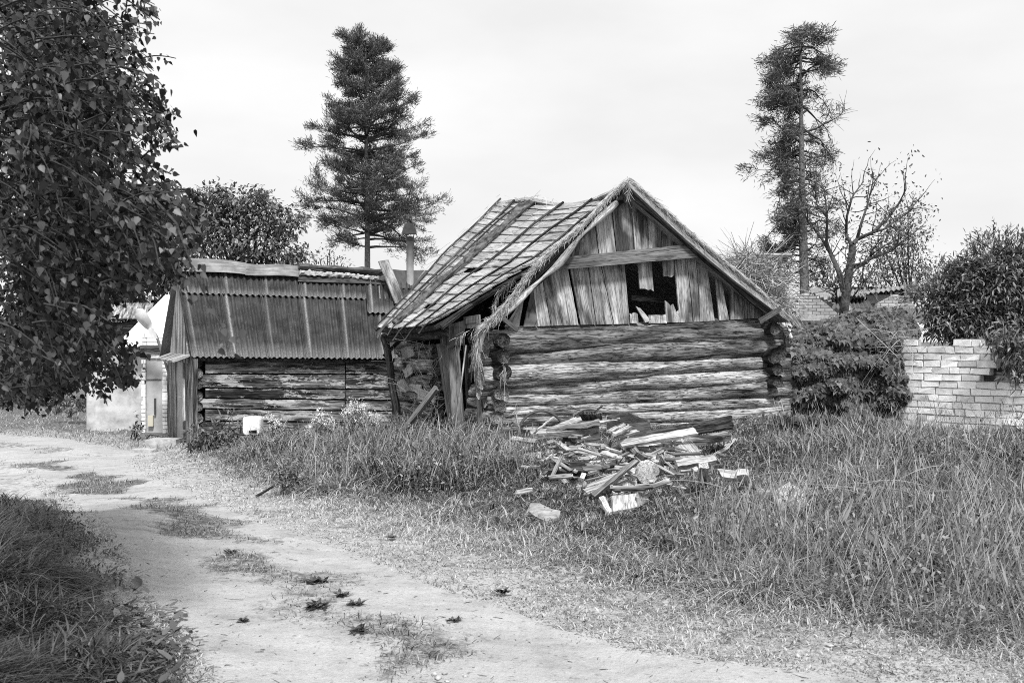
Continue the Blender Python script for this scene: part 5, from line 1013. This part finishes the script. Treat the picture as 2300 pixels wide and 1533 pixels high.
v, f, c = leafs(np.stack([X + RNG.normal(0, .06, n), Y + RNG.normal(0, .06, n), g(X, Y) + hh_], 1), rdir(n) + np.array([0, 0, .2]), RNG.normal(0, .5, (n, 3)) + np.array([0, -.2, 1]), RNG.uniform(.022, .05, n), RNG.random(n) ** 1.5, 'oval'); tag(mesh_np('mixed_weeds', v, f, M['weed'], None, None, c, (0, 10, 0)), 'small leafy weeds mixed through the tall grass', 'weeds', None, 'stuff')
# sparse sprouts on the track and strips
X, Y = scatter(150000, 4.3, 24, 1.1); pwv = pathw(X, Y); sd_ = poly_sd(X, Y, PATH); n3 = nz2(X, Y, 3.3, .4); k = (sd_ < .1) & (RNG.random(len(X)) < np.clip((1 - pwv) * 1.4 + .10 * (n3 > .62), 0, 1)) & outside(X, Y); X, Y, q = X[k], Y[k], pwv[k]
grow('track_grass', 'low sparse grass growing in the track', X, Y, (.018 + .13 * (1 - q) ** 1.5) * RNG.uniform(.5, 1.5, len(X)), (.004 + .0004 * Y) * RNG.uniform(.6, 1.3, len(X)), RNG.random(len(X)) * .8, 'grass', .7, .8, 3)
# far grass left of the garage and behind
X, Y = scatter(60000, 20, 40, 1.05); k = outside(X, Y) & (poly_sd(X, Y, PATH) > .05) & ~((X > -9.5) & (X < -7) & (Y > 24)); X, Y = X[k], Y[k]
grow('meadow_grass', 'short pale meadow grass beyond the track', X, Y, .12 * RNG.uniform(.4, 1.6, len(X)), np.full(len(X), .02), RNG.random(len(X)) * .7 + .25, 'grass', .5, .8, 3)
# crumbs, twigs and dry leaves lying on the track
def crumbs():
    n = 7000; X, Y = scatter(n, 4.3, 20, 1.3); k = poly_sd(X, Y, PATH) < .5; X, Y = X[k], Y[k]; n = len(X); tv = np.array([(1, 0, 0), (-1, 0, 0), (0, 1, 0), (0, -1, 0), (0, 0, 1), (0, 0, -1)]); tf = np.array([[0, 2, 4], [2, 1, 4], [1, 3, 4], [3, 0, 4], [2, 0, 5], [1, 2, 5], [3, 1, 5], [0, 3, 5]])
    s = np.minimum(RNG.gamma(1.1, .004, n) + .002, .022); P = np.stack([X, Y, g(X, Y) - .02 + s * .2], 1); vs = P[:, None] + tv[None] * (s[:, None] * RNG.uniform(.5, 1.5, (n, 3)) * np.array([1.2, 1.2, .6]))[:, None] + RNG.normal(0, .1, (n, 6, 3)) * s[:, None, None]
    return tag(mesh_np('gravel', vs.reshape(-1, 3), (np.arange(n)[:, None, None] * 6 + tf[None]).reshape(-1, 3), M['cement'], None, None, np.repeat(RNG.random(n), 6), (0, 8, 0)), 'small crumbs of stone on the track', 'gravel', None, 'stuff')
crumbs()
n = 1500; X, Y = scatter(n, 4.3, 18, 1.3); k = poly_sd(X, Y, PATH) < .4; X, Y = X[k], Y[k]; n = len(X); D = rdir(n); D[:, 2] *= .15; G = rdir(n) * .4; G[:, 2] = 0
v, f, c = blades(np.stack([X, Y, g(X, Y) + .004], 1), nrmz(D), G, RNG.gamma(1.3, .022, n) + .012, np.full(n, .004), RNG.random(n) * .25, 4, .4); tag(mesh_np('twig_litter', v, f, M['bark_dark'], None, None, c, (0, 8, 0)), 'dark twigs and leaf scraps on the track', 'litter', None, 'stuff')
# broad leaf rosettes on and beside the track
ros = [((706, 1308), .10, 'dark leafy weed tuft standing in the middle of the track'), ((770, 1337), .07, 'flat weed right of the leafy tuft on the track'), ((800, 1357), .06, 'small dark weed nearer the camera on the track'), ((715, 1362), .09, 'flat spread weed left of the small dark weed'), ((805, 1415), .07, 'dark weed nearest the bottom middle of the track'), ((1128, 1330), .07, 'weed beside the white stone at the track edge'),
       ((522, 1240), .06, 'little seedling on the pale track left of the grass strip'), ((545, 1395), .05, 'tiny sprout alone on the near track'), ((880, 1207), .06, 'weed at the far edge of the track'), ((1020, 1395), .05, 'tiny weed at right of the bare track'), ((350, 1120), .05, 'sprig at the tip of the grass strip')]
for px, s, lab in ros:
    b = gp(*px); n = 44; az = RNG.random(n) * 6.28; el = RNG.uniform(.05, .6, n); D = np.stack([np.cos(az) * np.cos(el), np.sin(az) * np.cos(el), np.sin(el)], 1); P = np.array(b)[None] + D * .01 + RNG.normal(0, s * .16, (n, 3)) * np.array([1.4, 1, 0]); v, f, c = leafs(P, D, np.tile([0, 0, 1.0], (n, 1)), RNG.uniform(.3, .8, n) * s, RNG.random(n) * .8, 'oval')
    tag(mesh_np('weed_rosette', v, f, M['birch'], None, None, c, b), lab, 'weed')
pts = [(640, 1290), (300, 1395), (325, 1420), (350, 1440), (330, 1470), (310, 1500), (350, 1400), (290, 1380), (265, 1330), (250, 1300), (370, 1460), (345, 1500)]
P, D = [], []
for x, y in pts[1:]:
    b = gp(x, y)
    for _ in range(26): a = random.random() * 6.28; P.append(b + V((random.gauss(0, .09), random.gauss(0, .12), .02))); D.append(V((math.cos(a), math.sin(a), random.uniform(.1, .7))))
n = len(P); v, f, c = leafs(arr(P), arr(D), np.tile([0, 0, 1.0], (n, 1)), RNG.uniform(.04, .09, n), RNG.random(n) * .6, 'oval'); tag(mesh_np('broadleaf_undergrowth', v, f, M['leaf'], None, None, c, (-1.6, 6, 0)), 'broad leaved weeds along the bank edge', 'undergrowth', None, 'stuff')
# bramble wires over the right grass
Ps, Ds, Gs = [], [], []
for _ in range(34):
    p = gp(random.uniform(1560, 2180), random.uniform(1040, 1110), random.uniform(.15, .4)); Ps.append(p); Ds.append(V((random.choice([-1, 1]), random.gauss(0, .4), random.gauss(.1, .2))).normalized()); Gs.append(V((random.gauss(0, .3), random.gauss(0, .3), -.25)))
v, f, c = blades(arr(Ps), arr(Ds), arr(Gs), RNG.uniform(.3, .9, 34), np.full(34, .007), RNG.random(34) * .4, 7, .5); tag(mesh_np('bramble_canes', v, f, M['straw_dark'], None, None, c, gp(1850, 1080)), 'thin bramble canes lying over the right hand grass', 'brambles', None, 'stuff')
Ps, Ds, Gs = [], [], []
for _ in range(40):
    p = gp(random.uniform(2170, 2310), random.uniform(1010, 1090), .0); Ps.append(p); Ds.append(V((random.gauss(-.7, .2), random.gauss(.2, .2), random.gauss(.7, .25))).normalized()); Gs.append(V((random.gauss(-.1, .1), 0, -.2)))
v, f, c = blades(arr(Ps), arr(Ds), arr(Gs), RNG.uniform(.35, .8, 40), np.full(40, .006), .3 + .6 * RNG.random(40), 6, .5); tag(mesh_np('dry_stalks', v, f, M['straw'], None, None, c, gp(2240, 1050)), 'pale dry stalks leaning before the brick wall', 'dry stalks', None, 'stuff')
